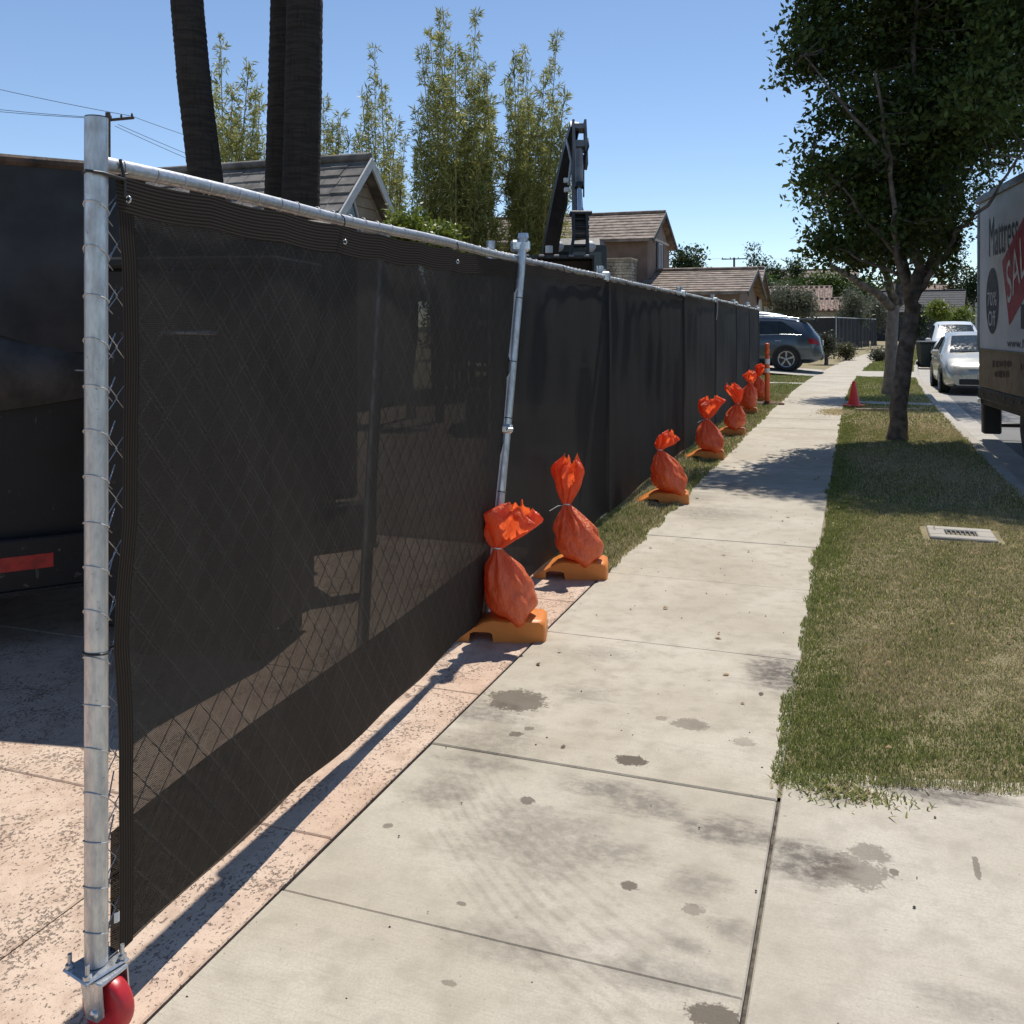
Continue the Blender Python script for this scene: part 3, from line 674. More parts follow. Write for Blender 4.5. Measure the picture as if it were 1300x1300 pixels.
# the row of fixed panels
js2 = [4.52, 7.0, 10.8, 13.8, 16.8, 19.2, 21.35]
def tf(s): return -1.735 - (s - 4.5) * .0195
ords = ['first fixed panel, next to the rolling end panel', 'second fixed panel, between the second and third sandbag pairs', 'third fixed panel', 'fourth fixed panel', 'fifth fixed panel', 'last fixed panel, ending beside the delineator post and lawn']
FL = ['first fixed black screened fence panel, joined to the plastic-wrapped post', 'second black screened fence panel along the site, one panel past the plastic-wrapped post', 'third black screened fence panel along the site, two panels past the plastic-wrapped post', 'black screened fence panel with a pale strap hanging from its top rail', 'black screened fence panel next to last before the lawn', 'last black screened fence panel, its edge beside the delineator post and lawn']
for k, (a, b) in enumerate(zip(js2[:-1], js2[1:])):
    A, B = C(a, tf(a)), C(b - .07, tf(b - .07)); L = (B - A).length; dv = (B - A).normalized(); ov = Vector((dv.y, -dv.x, 0))
    pn = thing('screened_fence', FL[k], 'fence panel', A, 0, 'temporary fence panels')
    top = 1.852 + random.uniform(-.01, .012)
    def fp(i, h, o=0.0): return dv * (L * i) + ov * o + Vector((0, 0, h))
    for i in (.006, .994): MB().tube([fp(i, .04, -.03), fp(i, top + .07, -.03)], .0235, 10).build('post', MT['galv'], pn)
    MB().tube([fp(j / 8, top + .004 * math.sin(j * 2.1)) for j in range(9)], .0178, 10).build('top_rail', MT['galv'], pn)
    chainlink(lambda i, h, o: fp(i, h, o - .01), L, .15, top - .02, pn, 3, .0016, .10, .11)
    ph = random.uniform(0, 6)
    def s2(i, j):
        b_ = .07 + .012 * math.sin(11 * i + ph); t_ = top - .016 - .010 * abs(math.sin(i * L * 9)); h = b_ + (t_ - b_) * j
        w = .016 + .004 * math.sin(L * i * 4.3 + ph + .4 * math.sin(2 * h)) * (1 - .5 * j) + .0015 * math.sin(L * i * 13.1 + 2 * ph + h) * (.4 + .6 * math.sin(1.7 * L * i + ph) ** 2) + .005 * math.sin(4 * h + 3 * i)
        return fp(-.01 + (1.02 + .07 / L) * i, h, w + (.012 if i > .96 else 0))
    uvgrid('privacy_screen', s2, 90, 24, L, 1.75, MT['screen2'], pn, 5 * k)
    def h2(i, j):
        p = s2(i, .965 + .035 * j); return p + ov * .004
    uvgrid('screen_hem', h2, 90, 2, L, .05, MT['hem'], pn)
    q = .06
    nn = 0
    while q < L and nn < 30:
        loop(fp(q / L, top), dv, .0195, .006, .0016, 10).build('tie_wire', MT['wire'], pn); q += (.10 if k < 2 else .16) * random.uniform(.85, 1.2); nn += 1
    for i in (.16, .5, .84):
        loop(fp(i, top - .012), dv, .028, .003, .003, 10).build('cable_tie', MT['black_plastic'], pn)
    cl = MB().bbox(tuple(fp(.998, top + .005, .0)), (.09, .07, .075), .012, None).tube([fp(.998, top + .0, -.03), fp(.998, top + .085, -.03)], .03, 10); cl.build('clamp', MT['zinc'], pn)
    if k in (2, 5):
        MB().grid(lambda i, j: fp(.985 + .012 * i * (1 if k == 2 else .6), top + .05 - .33 * j, .045 + .01 * math.sin(4 * j)), 2, 8).build('strap', MT['white_plastic'], pn)

# ------------------------------------------------------------------ feet and sandbags
FOOT = [(-.13, 0), (-.13, .018), (-.07, .05), (.01, .098), (.05, .108), (.13, .103), (.20, .106), (.285, .106), (.305, .092), (.31, .0), (.06, .0), (.055, .042), (.035, .05), (-.035, .05), (-.055, .042), (-.06, .0)]
fm = None
def make_foot(loc, rz, label):
    global fm
    if fm is None:
        mb = MB(); prof = FOOT; n = len(prof)
        rings = []
        for (y, k) in ((-.105, .90), (-.095, .97), (-.08, 1.0), (.08, 1.0), (.095, .97), (.105, .90)):
            cx, cz = .09, .05; rings.append([(cx + (p[0] - cx) * (1 - (1 - k) * .4), y, max(0, p[1] if p[1] < .001 else cz * 0 + p[1] * (1 - (1 - k) * .9))) for p in prof])
        vs = [v for r in rings for v in r]
        fs = [(i * n + j, i * n + (j + 1) % n, (i + 1) * n + (j + 1) % n, (i + 1) * n + j) for i in range(5) for j in range(n)]
        mb.add(vs, [f[::-1] for f in fs], 0, True); 
        for r, fl in ((rings[0], False), (rings[-1], True)):
            top = [0, 1, 2, 3, 4, 5, 6, 7, 8, 9]; quads = [(0, 1, 2, 14, 15), (2, 3, 13, 14), (3, 4, 12, 13), (4, 5, 11, 12), (5, 6, 10, 11), (6, 7, 8, 9, 10)]
            mb.add(r, [q if fl else q[::-1] for q in quads])
        fm = mb.mesh('ballast_block', MT['orange_foot'])
    o = newobj('ballast_block', fm, None, None, loc, rz); tag(o, label, 'ballast block', 'orange plastic fence feet'); return o
def make_bag(loc, rz, label, seed, bs=1.0, lean=(0, 0), tl=(0, 0), tr=.11, th=.22, tw=.45, corner=-1.2, tie=False, fat=1.0, shut=.55):
    rn = random.Random(seed); ph = [rn.uniform(0, 6.28) for _ in range(8)]
    root = thing('sandbag', label, 'sandbag', loc, rz, 'orange sandbags on the fence feet')
    hs = np.array([0, .012, .05, .11, .18, .24, .29, .33]) * bs; rs = np.array([.03, .100, .138, .144, .128, .094, .048, .017])
    N = 56; J = 30; hh = np.linspace(0, .33 * bs, J)
    rr = np.interp(hh, hs, rs * bs * fat); kern = np.array([.25, .5, .25])
    for _ in range(2): rr[1:-1] = np.convolve(rr, kern, 'valid')
    def cx(h): k = (h / (.33 * bs)) ** 1.6; return lean[0] * k, lean[1] * k
    vs = []
    for j in range(J):
        h = hh[j]; g = smooth01((h / bs - .10) / .2); ox, oy = cx(h)
        for i in range(N):
            a = 2 * math.pi * i / N; d_ = (a - corner + math.pi) % (2 * math.pi) - math.pi
            cn = math.exp(-(d_ / .42) ** 2) * max(0, 1 - h / (.13 * bs))
            cn2 = math.exp(-(((a - corner - 2.6 + math.pi) % (2 * math.pi) - math.pi) / .42) ** 2) * max(0, 1 - h / (.10 * bs))
            r = rr[j] * (1 + g * (.16 * math.sin(9 * a + ph[0] + 5 * h) + .10 * math.sin(14 * a + ph[1] - 7 * h)) + .06 * math.sin(3 * a + ph[2] + 9 * h) + .018 * math.sin(17 * a + 40 * h + ph[6]) + .022 * math.sin(22 * h / bs * 3 + 2 * a + ph[3]) + .02 * math.sin(7 * a + 60 * h + ph[4]))
            r *= 1 + .33 * cn + .3 * cn2
            vs.append((ox + r * math.cos(a), oy + r * math.sin(a) * .84, h - .045 * cn - .02 * cn2 + .006 * math.sin(5 * a + ph[5]) * g))
    fs = [(j * N + i, j * N + (i + 1) % N, (j + 1) * N + (i + 1) % N, (j + 1) * N + i) for j in range(J - 1) for i in range(N)] + [tuple(range(N - 1, -1, -1))]
    MB().add(vs, fs, 0, True).build('sack_body', MT['bag_body'], root)
    ox, oy = cx(.33 * bs); z0 = .325 * bs; vs = []; J2 = 30
    for j in range(J2):
        q = j / (J2 - 1); g = smooth01(q * 1.4)
        r0 = (.016 + (tr - .016) * (math.sin(min(1, q * 1.25) * math.pi / 2) ** .9)) * (1 - shut * smooth01((q - .72) / .28))
        bx, by = tl[0] * q ** 1.4, tl[1] * q ** 1.4; h = z0 + th * q * (1 - .25 * q * (abs(tl[0]) + abs(tl[1])) / .2)
        for i in range(N):
            a = 2 * math.pi * i / N
            r = r0 * (1 + g * (.26 * math.sin(3 * a + ph[6] + 1.3 * q) + .18 * math.sin(5 * a + ph[7] + 4 * q) + .11 * math.sin(11 * a + ph[0] + 7 * q) + .09 * abs(math.sin(4 * a + 9 * q + ph[4]))) + (1 - g) * .3 * math.sin(8 * a + ph[1]))
            vs.append((ox + bx + r * math.cos(a), oy + by + r * math.sin(a) * tw, h + g * (.022 * math.sin(2 * a + ph[2]) + .014 * math.sin(6 * a + ph[3]) + .008 * math.sin(13 * a + ph[5]))))
    MB().add(vs, [(j * N + i, j * N + (i + 1) % N, (j + 1) * N + (i + 1) % N, (j + 1) * N + i) for j in range(J2 - 1) for i in range(N)], 0, True).build('sack_top', MT['bag_top'], root)
    t_ = loop((ox, oy, z0 + .004), (0, 0, 1), .0185, .003, .004)
    if tie: t_.tube([(ox, oy, z0), (ox - .05, oy - .01, z0 - .005), (ox - .10, oy - .02, z0 - .035)], .0022, 5)
    t_.build('tie', MT['white_plastic'], root); return root
bagspec = [  # photo pixel of the foot's pole slot on the ground, labels, bag shape
    ((613, 804), 'orange plastic foot under the plastic-wrapped fence post', 'orange sandbag with a wide open flared top, leaning on the plastic-wrapped post', dict(bs=1.0, fat=.86, lean=(-.07, -.01), tl=(.095, 0), tr=.118, th=.225, tw=.55, corner=-1.15), -5),
    ((706, 728), 'long orange plastic foot beside the end of the stamped driveway', 'orange sandbag with a tall twisted top and a pale loose tie', dict(bs=1.0, fat=.95, lean=(-.09, 0), tl=(.03, 0), tr=.080, th=.285, tw=.6, corner=-1.3, tie=True), -8),
    ((828, 636), 'orange plastic foot under the sandbag with the bill-shaped top', 'orange sandbag whose knotted top juts out sideways like a bill', dict(bs=1.05, fat=.98, lean=(-.09, 0), tl=(.09, 0), tr=.075, th=.16, tw=.55, corner=-.8), -10),
    ((884, 581), 'orange plastic foot under the sandbag with the fan-shaped top', 'orange sandbag with a frilled fan-shaped top', dict(bs=1.05, fat=1.02, lean=(-.04, 0), tl=(.05, 0), tr=.12, th=.26, tw=.5, corner=-1.0, tie=True), -12),
    ((917, 551), 'orange plastic foot under the sandbag with the drooping oval top', 'orange sandbag with a drooping oval top', dict(bs=1.0, fat=1.0, lean=(.05, 0), tl=(-.10, 0), tr=.10, th=.30, tw=.6, corner=-1.4), -14),
    ((938, 524), 'orange plastic foot under the narrow pear-shaped sandbag', 'narrow pear-shaped orange sandbag with a small knotted top', dict(bs=1.3, fat=.82, lean=(.03, 0), tl=(.02, 0), tr=.10, th=.20, tw=.7, corner=-1.4), -16),
    ((953, 508), 'orange plastic foot behind the delineator post', 'orange sandbag half hidden behind the delineator post', dict(bs=1.15, fat=1.05, lean=(.0, 0), tl=(.10, 0), tr=.09, th=.28, tw=.6, corner=-1.4), -18)]
for k, ((u, v), fl_, bl_, kw, rz) in enumerate(bagspec):
    p = gp(u, v); rzr = R(rz)
    make_foot(p + Vector((0, 0, -.006 if k < 2 else -.012)), rzr, fl_)
    bx = Matrix.Rotation(rzr, 4, 'Z') @ Vector((.155 if k else .145, -.03, .092))
    make_bag(p + bx, rzr, bl_, 11 + 7 * k, **kw)
# delineator post
dp = gp(974, 513); dn = thing('delineator_post', 'orange delineator post with two white bands on a flat rubber base', 'delineator', dp)
orng = simple('delineator_orange', (.88, .15, .035), .42, var=.08)
MB().lathe([(.052, .03), (.050, .08), (.046, .75), (.044, .92), (.030, .935), (.028, .955), (.044, .965), (.046, 1.03), (.038, 1.05), (.036, 1.09), (.044, 1.10), (.044, 1.14), (.030, 1.155), (0, 1.157)], 18).build('tube', orng, dn)
wr_ = simple('reflective_white', (.78, .78, .78), .35, var=.08)
for (a, b) in ((.60, .68), (.76, .86)): MB().lathe([(.0492, a), (.0485, b)], 18).build('reflective_band', wr_, dn)
MB().bbox((.02, 0, .012), (.52, .36, .045), .015).lathe([(.09, .03), (.075, .05), (.055, .055)], 16).build('base', simple('rubber_base', (.10, .045, .02), .8, var=.3), dn)
# traffic cone
cp = gp(1084, 516); cn = thing('traffic_cone', 'small bright red-orange traffic cone standing on the grass by the sidewalk', 'cone', cp + Vector((0, 0, .012)))
cm = simple('cone_vinyl', (.75, .05, .045), .45, var=.08)
MB().lathe([(.115, .03), (.10, .06), (.062, .26), (.030, .44), (.022, .455), (0, .457)], 24).build('cone_body', cm, cn)
MB().bbox((0, 0, .012), (.31, .31, .03), .008).build('base', simple('cone_base', (.62, .14, .09), .6), cn)
stake = thing('wooden_stake', 'long pale wooden stake lying across the grass behind the cone', 'stake', gp(1128, 521) + Vector((0, 0, .02)), R(2))
MB().bbox((0, 0, 0), (1.15, .05, .03), .004).build('stake_board', simple('pine', (.50, .38, .26), .8, var=.15), stake)
# ------------------------------------------------------------------ dump trailer behind the fence
K = Vector((-.80, 5.38, 0)); TE = R(32); tv = Vector((math.cos(TE), math.sin(TE), 0))
TL = 4.7; tr = thing('dump_trailer', 'charcoal steel dump trailer with tarp-draped side and red reflector strip, parked behind the fence', 'trailer', K - tv * TL, TE)
def steel(name, c, rust=.4, rough=.55):
    t = NT(name); P = t.pos(True); n = t.noise(P, 2.5, 6, .65); n2 = t.noise(P, 22, 5, .7)
    cc = t.mix(t.ramp(n, .3, .7), c, tuple(q * 1.5 for q in c)); cc = t.mix(t.ramp(n2, .62, .72, 0, rust), cc, (.22, .17, .13))
    sc_ = t.noise(t.mapping(P, scale=(1, 1, .22)), 34, 3, .6); cc = t.mix(t.ramp(sc_, .70, .75, 0, .35), cc, (.2, .2, .2))
    t.base(cc).rough(t.ramp(n, .3, .7, rough - .08, rough + .12)); t.b.inputs['Specular IOR Level'].default_value = .25; t.bump(n2, .15, .01); return t.mat
MT['steel_dark'] = steel('charcoal_steel', (.020, .0185, .017)); MT['steel_rail'] = steel('scuffed_black_steel', (.02, .0195, .019), .75)
MT['rust'] = simple('rusty_rim', (.085, .055, .038), .8, var=.4, scale=12, bump=.4)
bd = MB()
TM_ = TL - 1.22                                    # the tall box stops short of an added shade block
for y in (.03, 1.97): bd.box((TM_ / 2, y, 1.36), (TM_, .06, 1.74))
for x in (.03, TM_ - .03): bd.box((x, 1.0, 1.36), (.06, 1.88, 1.74))
bd.box((TM_ / 2, 1.0, .52), (TM_ - .12, 1.88, .05))
body = bd.build('trailer_box', MT['steel_dark'], tr)
MB().bbox((TM_ + .585, 1.0, 1.285), (1.16, 1.90, 1.57), .02).build('shade_block', MT['steel_dark'], tr)  # unseen block, added to close a sunlit gap in the trailer's shadow
rim = MB()
for y in (.02, 1.98): rim.bbox((TM_ / 2, y, 2.255), (TM_ + .08, .10, .05), .015)
for x in (.02, TM_ - .02): rim.bbox((x, 1.0, 2.254), (.10, 1.86, .048), .015)
rim.build('top_rim', MT['rust'], tr)
MT['tarp'] = simple('black_tarp', (.022, .021, .020), .6, var=.35, scale=3, bump=.3, bscale=14)
def tp(i, j):
    x = .05 + (TM_ - .1) * i; lo = 1.40 + .05 * math.sin(3.1 * x) + .03 * math.sin(7.3 * x + 1); z = lo + (2.235 - lo) * j
    return Vector((x, -.02 - .03 * (1 - j) - .012 * math.sin(9 * x + 2 * z) * (1 - j) - .01 * math.sin(4 * x - 6 * z), z))
MB().grid(tp, 80, 16).build('tarp', MT['tarp'], tr)
def tp2(i, j):
    x = .05 + (TM_ - .1) * i; lo = 1.17 + .10 * math.sin(1.7 * x + .5); hi = 1.405 + .05 * math.sin(3.1 * x) + .03 * math.sin(7.3 * x + 1) + .02; z = lo + (hi - lo) * j
    return Vector((x, -.018 - .06 * math.sin(math.pi * j) * (.6 + .4 * math.sin(5 * x)) - .005, z))
MB().grid(tp2, 80, 10).build('tarp_fold', simple('dusty_tarp', (.045, .043, .040), .6, var=.35, scale=5, bump=.5, bscale=16), tr)
MB().tube([(x * TM_ / 20, -.06 - .01 * math.sin(x), 1.28 + .02 * math.sin(x * .9)) for x in range(21)], .004, 6).build('tarp_cord', MT['clear_plastic'], tr)
rl = MB().bbox((TL / 2, -.03, .375), (TL, .10, .24), .008).box((TL / 2, -.085, .252), (TL, .03, .02)).build('frame_rail', MT['steel_rail'], tr)
rf = simple('red_reflector', (.42, .018, .018), .35, var=.25, scale=14); wf = simple('white_reflector', (.5, .5, .5), .35, var=.1)
for k in range(7):
    x = 2.90 - .62 * k + .0
    if x > .1: MB().box((x, -.0815, .385), (.31, .003, .066)).build('reflector_strip', rf if k % 2 == 0 else wf, tr)
for x in (1.5, 2.45):
    for y in (.28, 1.72):
        wm = Matrix.Translation((x, y, .34)) @ Matrix.Rotation(R(90), 4, 'X')
        w = MB().lathe([(.16, -.10), (.32, -.10), (.345, -.07), (.345, .07), (.32, .10), (.16, .10)], 24, wm).build('wheel', MT['rubber'], tr)
        MB().lathe([(0, -.06), (.15, -.07), (.17, -.085), (.17, .085), (.15, .07), (0, .06)], 20, wm).build('rim', MT['zinc'], w)
MB().box((TL / 2, 1.0, .43), (TL, .9, .12)).build('chassis', MT['steel_rail'], tr)

jb = thing('shadow_box', 'added dark steel box that casts shade behind the screen of the rolling fence panel', 'shadow box', (-1.06, 4.14, 0), R(-9))  # box added to cast the shadow on the drive behind the screen
MB().bbox((-.41, .28, .93), (.82, .54, 1.62), .015).build('box_body', MT['steel_dark'], jb)
MB().bbox((-.41, .28, 1.765), (.88, .60, .05), .012).build('lid', MT['steel_rail'], jb)
for x in (-.62, -.10):
    for y in (.08, .48): MB().bbox((x, y, .06), (.09, .09, .13), .01).build('foot', MT['steel_rail'], jb)
MB().tube([(-.50, -.01, 1.45), (-.50, -.05, 1.45), (-.24, -.05, 1.45), (-.24, -.01, 1.45)], .012, 8).build('handle', MT['zinc'], jb)

# ------------------------------------------------------------------ excavator
def beam(mb, pts, w, h, up=Vector((0, 0, 1)), mi=0):
    P = [Vector(p) for p in pts]; n = len(P); vs = []
    W = w if isinstance(w, (list, tuple)) else [w] * n; Hh = h if isinstance(h, (list, tuple)) else [h] * n
    for i in range(n):
        T = (P[min(i + 1, n - 1)] - P[max(i - 1, 0)]).normalized(); a = Vector((1, 0, 0)) - T * T.x; a.normalize(); b = T.cross(a)
        for (x, y) in ((-1, -1), (1, -1), (1, 1), (-1, 1)): vs.append(P[i] + a * x * W[i] / 2 + b * y * Hh[i] / 2)
    fs = [(i * 4 + k, i * 4 + (k + 1) % 4, (i + 1) * 4 + (k + 1) % 4, (i + 1) * 4 + k) for i in range(n - 1) for k in range(4)] + [(3, 2, 1, 0), tuple(range(4 * n - 4, 4 * n))]
    mb.add(vs, fs, mi); return mb
ex0 = Vector((.35, 14.2, 0)); exc = thing('excavator', 'black excavator with its boom folded up high above the fence', 'excavator', ex0)
def ep(u, v, Y): return at(u, v, Y) - ex0
MT['exc'] = simple('black_paint', (.017, .017, .019), .38, var=.3, scale=6); MT['exc_grey'] = simple('worn_grey_paint', (.16, .16, .165), .4, var=.25); MT['chrome'] = simple('chrome_rod', (.75, .75, .75), .15, 1.0, var=.05)
for sx in (-1, 1):
    prof = [(-1.25, .36), (-1.12, .14), (-.95, .04), (.95, .04), (1.12, .14), (1.25, .36), (1.12, .58), (.95, .68), (-.95, .68), (-1.12, .58)]
    trk = MB().prism([(p[0], p[1]) for p in prof], sx * .78 - .2, sx * .78 + .2, Matrix.Rotation(R(90), 4, 'Z')).build('track', MT['rubber'], exc)
    for k in range(5): MB().lathe([(0, -.21), (.16, -.21), (.16, .21), (0, .21)], 14, Matrix.Translation((-sx * .78, -.9 + .45 * k, .30)) @ Matrix.Rotation(R(90), 4, 'Y')).build('roller', MT['exc_grey'], trk)
MB().box((0, 0, .55), (1.1, 1.5, .35)).lathe([(.55, .7), (.55, .95)], 24).build('undercarriage', MT['exc'], exc)
MB().bbox((0, .55, 1.45), (1.9, 1.5, 1.0), .12).bbox((-.45, -.1, 1.25), (.9, 1.1, .6), .06).build('engine_house', MT['exc'], exc)
cab = MB().bbox((.58, -.25, 1.95), (.82, 1.25, 1.55), .10).build('cab', MT['exc'], exc)
gl = simple('dark_glass', (.02, .025, .03), .06, var=.1)
for (c, s_) in (((.58, -.88, 2.05), (.66, .012, .95)), ((.995, -.25, 2.15), (.012, 1.0, .9)), ((.165, -.25, 2.15), (.012, 1.0, .9))): MB().box(c, s_).build('cab_window', gl, cab)
for x in (.75, .3): MB().lathe([(0, 0), (.075, .0), (.08, .05), (0, .07)], 14, Matrix.Translation((x, -.86, 2.60)) @ Matrix.Rotation(R(90), 4, 'X')).build('work_lamp', MT['white_plastic'], cab)
bm = beam(MB(), [ep(694, 345, 13.3), ep(701, 300, 13.1), ep(711, 245, 12.8), ep(722, 190, 12.5), ep(730, 158, 12.3)], [.22, .20, .18, .15, .12], [.34, .36, .30, .22, .18]); boom = bm.build('boom', MT['exc'], exc)
ar = MB()
for dx in (-8.5, 6.5):
    beam(ar, [ep(736 + dx, 154, 12.25), ep(737 + dx, 190, 12.2), ep(738 + dx, 212, 12.15)], [.03, .03, .03], [.16, .30, .22])
beam(ar, [ep(735.5, 160, 12.25), ep(735.5, 166, 12.24)], .16, .2); beam(ar, [ep(735.5, 182, 12.2), ep(735.5, 190, 12.18)], .16, .22)
beam(ar, [ep(731, 205, 12.2), ep(733, 270, 11.85), ep(738, 300, 11.7)], [.10, .12, .18], [.24, .26, .18]); arm = ar.build('arm', MT['exc_grey'], exc)
MB().tube([ep(735, 191, 12.02), ep(735.5, 236, 11.80)], .052, 14).build('cylinder', MT['exc_grey'], exc)
MB().tube([ep(735.5, 236, 11.80), ep(736, 268, 11.65)], .030, 12).build('cylinder_rod', MT['chrome'], exc)
MB().tube([ep(735.4, 233, 11.81), ep(735.6, 238, 11.79)], .062, 14).build('cylinder_collar', MT['exc'], exc)
MB().bbox(tuple(ep(737, 271, 11.66)), (.27, .22, .05), .012).build('quick_coupler', MT['exc'], exc)
lk = MB()
for dx in (-8.5, 8.5): beam(lk, [ep(736 + dx, 272, 11.6), ep(737 + dx, 300, 11.55), ep(735 + dx * 1.3, 326, 11.55)], .035, [.14, .10, .2])
for v in (278, 288, 300, 312): lk.tube([ep(726, v, 11.58), ep(748, v, 11.58)], .022, 8)
lk.build('bucket_link', MT['exc'], exc)
for (pts, r) in (([ep(719, 178, 12.3), ep(722, 190, 12.2), ep(725, 205, 12.1), ep(723, 222, 12.05), ep(722, 235, 12.0)], .016), ([ep(741, 182, 12.2), ep(746, 176, 12.1), ep(747, 186, 12.05), ep(743, 198, 12.05), ep(741, 215, 12.0)], .012), ([ep(741, 197, 12.1), ep(741, 250, 11.8)], .010), ([ep(720, 240, 12.0), ep(719, 262, 12.1), ep(711, 285, 12.4)], .014)):
    MB().tube(pts, r, 8).build('hydraulic_hose', MT['clear_plastic'] if r > .0155 else MT['rubber'], exc)
for (u, v) in ((719, 229), (719.5, 241)): MB().bbox(tuple(ep(u, v, 12.0)), (.07, .07, .06), .01).build('hose_clamp', MT['white_plastic'], exc)
bk = MB(); b0 = ep(706, 324, 11.45)
bk.prism([(-.02, 0), (.38, .0), (.55, -.30), (.42, -.62), (.10, -.72), (.12, -.66), (.36, -.56), (.47, -.30), (.34, -.05), (-.02, -.04)], -.45, .45, Matrix.Translation(b0) @ Matrix.Rotation(R(90), 4, 'Z'))
for y in (-.45, .45): bk.prism([(0, 0), (.38, 0), (.55, -.3), (.42, -.62), (.10, -.72)], y - .012, y + .012, Matrix.Translation(b0) @ Matrix.Rotation(R(90), 4, 'Z'))
bucket = bk.build('bucket', MT['exc'], exc)
for k in range(5): MB().bbox(tuple(b0 + Vector((-.36 + .18 * k, -.05, -.015))), (.07, .14, .03), .008).build('bucket_tooth', MT['exc_grey'], bucket)
MB().tube([ep(697, 312, 12.6), ep(697, 321, 12.6)], .05, 12).build('boom_lamp', MT['white_plastic'], exc)

# ------------------------------------------------------------------ houses
def house(name, label, loc, rz, L, W, he, hr, wall, roofm, nrow, barge=None, ov=.35, eo=.45, split=0, barrel=False, z0=-.1, backL=None):
    """gable house: local x towards the gable end that shows (end at x=0), ridge along x, origin on the ground under the apex"""
    h = thing(name, label, 'house', loc, rz)
    sl_ = (hr - he) / (W / 2)
    wl_ = MB(); wl_.add([(0, -W / 2, z0), (0, W / 2, z0), (0, W / 2, he), (0, 0, hr - .06), (0, -W / 2, he), (-L, -W / 2, z0), (-L, W / 2, z0), (-L, W / 2, he), (-L, 0, hr - .06), (-L, -W / 2, he)],
        [(0, 1, 2, 3, 4), (9, 8, 7, 6, 5), (0, 4, 9, 5), (1, 6, 7, 2), (4, 3, 8, 9), (3, 2, 7, 8)])
    wl_.build('wall', wall, h)
    LL = L + 2 * ov; run = W / 2 + eo; ln = math.hypot(run, run * sl_); an = math.atan(sl_); rows = nrow; step = ln / rows
    roof = MB()
    for sy in (-1, 1):
        roof.add([(ov, 0, hr + .02), (-L - ov, 0, hr + .02), (-L - ov, sy * run, hr + .02 - run * sl_), (ov, sy * run, hr + .02 - run * sl_),
                  (ov, 0, hr - .06), (-L - ov, 0, hr - .06), (-L - ov, sy * run, hr - .06 - run * sl_), (ov, sy * run, hr - .06 - run * sl_)], [(0, 1, 2, 3), (7, 6, 5, 4), (0, 3, 7, 4), (2, 1, 5, 6), (3, 2, 6, 7)])
    rf_ = roof.build('roof', roofm, h)
    for sy in (-1, 1):
        if barrel:
            nb = int(LL / .34)
            for k in range(nb):
                x = ov - (k + .5) * LL / nb
                MB().tube([(x, sy * .05, hr + .05), (x, sy * (run + .04), hr + .05 - (run + .02) * sl_)], .095, 7, cap=True).build('barrel_tile', roofm, rf_)
            continue
        def tile(x0, x1, r, jit=0.0):
            y0 = sy * (run - r * step * math.cos(an)); y1 = sy * (run - (r + 1.12) * step * math.cos(an))
            zA = hr + .025 - abs(y0) * sl_; zB = hr + .025 - abs(y1) * sl_
            t_ = .045 + jit
            return MB().add([(x0, y0, zA), (x1, y0, zA), (x1, y0, zA + t_), (x0, y0, zA + t_), (x0, y1, zB + .004), (x1, y1, zB + .004), (x1, y1, zB + .012), (x0, y1, zB + .012)],
                            [(0, 1, 2, 3), (3, 2, 6, 7), (0, 3, 7, 4), (1, 5, 6, 2), (4, 7, 6, 5), (0, 4, 5, 1)])
        for r in range(rows):
            if split and sy == -1:
                x = ov
                while x > -L - ov + .05:
                    w = split * random.uniform(.75, 1.3); tile(max(x - w, -L - ov), x - .012, r, random.uniform(-.012, .014)).build('shingle', roofm, rf_); x -= w
            else: tile(-L - ov, ov, r).build('tile_course', roofm, rf_)
    MB().tube([(ov, 0, hr + .07), (-L - ov, 0, hr + .07)], .08, 8).build('ridge_cap', roofm, rf_)
    if barge:
        for sy in (-1, 1):
            bb = MB(); bb.add([(ov + .002, 0, hr + .05), (ov + .04, 0, hr + .05), (ov + .04, sy * (run + .02), hr + .05 - run * sl_), (ov + .002, sy * (run + .02), hr + .05 - run * sl_),
                               (ov + .002, 0, hr - .15), (ov + .04, 0, hr - .15), (ov + .04, sy * (run + .02), hr - .15 - run * sl_), (ov + .002, sy * (run + .02), hr - .15 - run * sl_)],
                              [(0, 1, 2, 3), (4, 7, 6, 5), (1, 5, 6, 2), (0, 3, 7, 4), (3, 2, 6, 7)]); bb.build('barge_board', barge, h)
    return h
def window(h, y, z, w, hh, frame, pane, x=.0, shutters=None, name='window'):
    f = MB()
    for (c, s_) in (((x + .03, y - w / 2, z), (.07, .06, hh + .06)), ((x + .03, y + w / 2, z), (.07, .06, hh + .06)), ((x + .03, y, z + hh / 2), (.066, w - .06, .06)), ((x + .03, y, z - hh / 2), (.10, w + .12, .06)), ((x + .028, y, z), (.05, .04, hh - .06))): f.box(c, s_)
    fo = f.build(name, frame, h); MB().box((x + .012, y, z), (.016, w - .05, hh - .05)).build('pane', pane, fo)
    if shutters:
        for sy in (-1, 1): MB().bbox((x + .03, y + sy * (w / 2 + .22), z), (.05, .34, hh + .08), .01).build('shutter', shutters, fo)
    return fo
gl2 = simple('window_glass', (.10, .13, .17), .06, var=.2)
MT['shake'] = simple('grey_shingle', (.19, .17, .15), .85, var=.35, scale=2.2, bump=.5, bscale=30); MT['tile_brown'] = simple('brown_tile', (.24, .185, .145), .85, var=.3, scale=3, bump=.4, bscale=30)
MT['stucco_brown'] = simple('brown_stucco', (.22, .145, .105), .95, var=.12, scale=2, bump=.3, bscale=80); MT['fascia'] = simple('dark_fascia', (.055, .04, .033), .7); MT['white_trim'] = simple('white_trim', (.62, .61, .58), .6, var=.08)
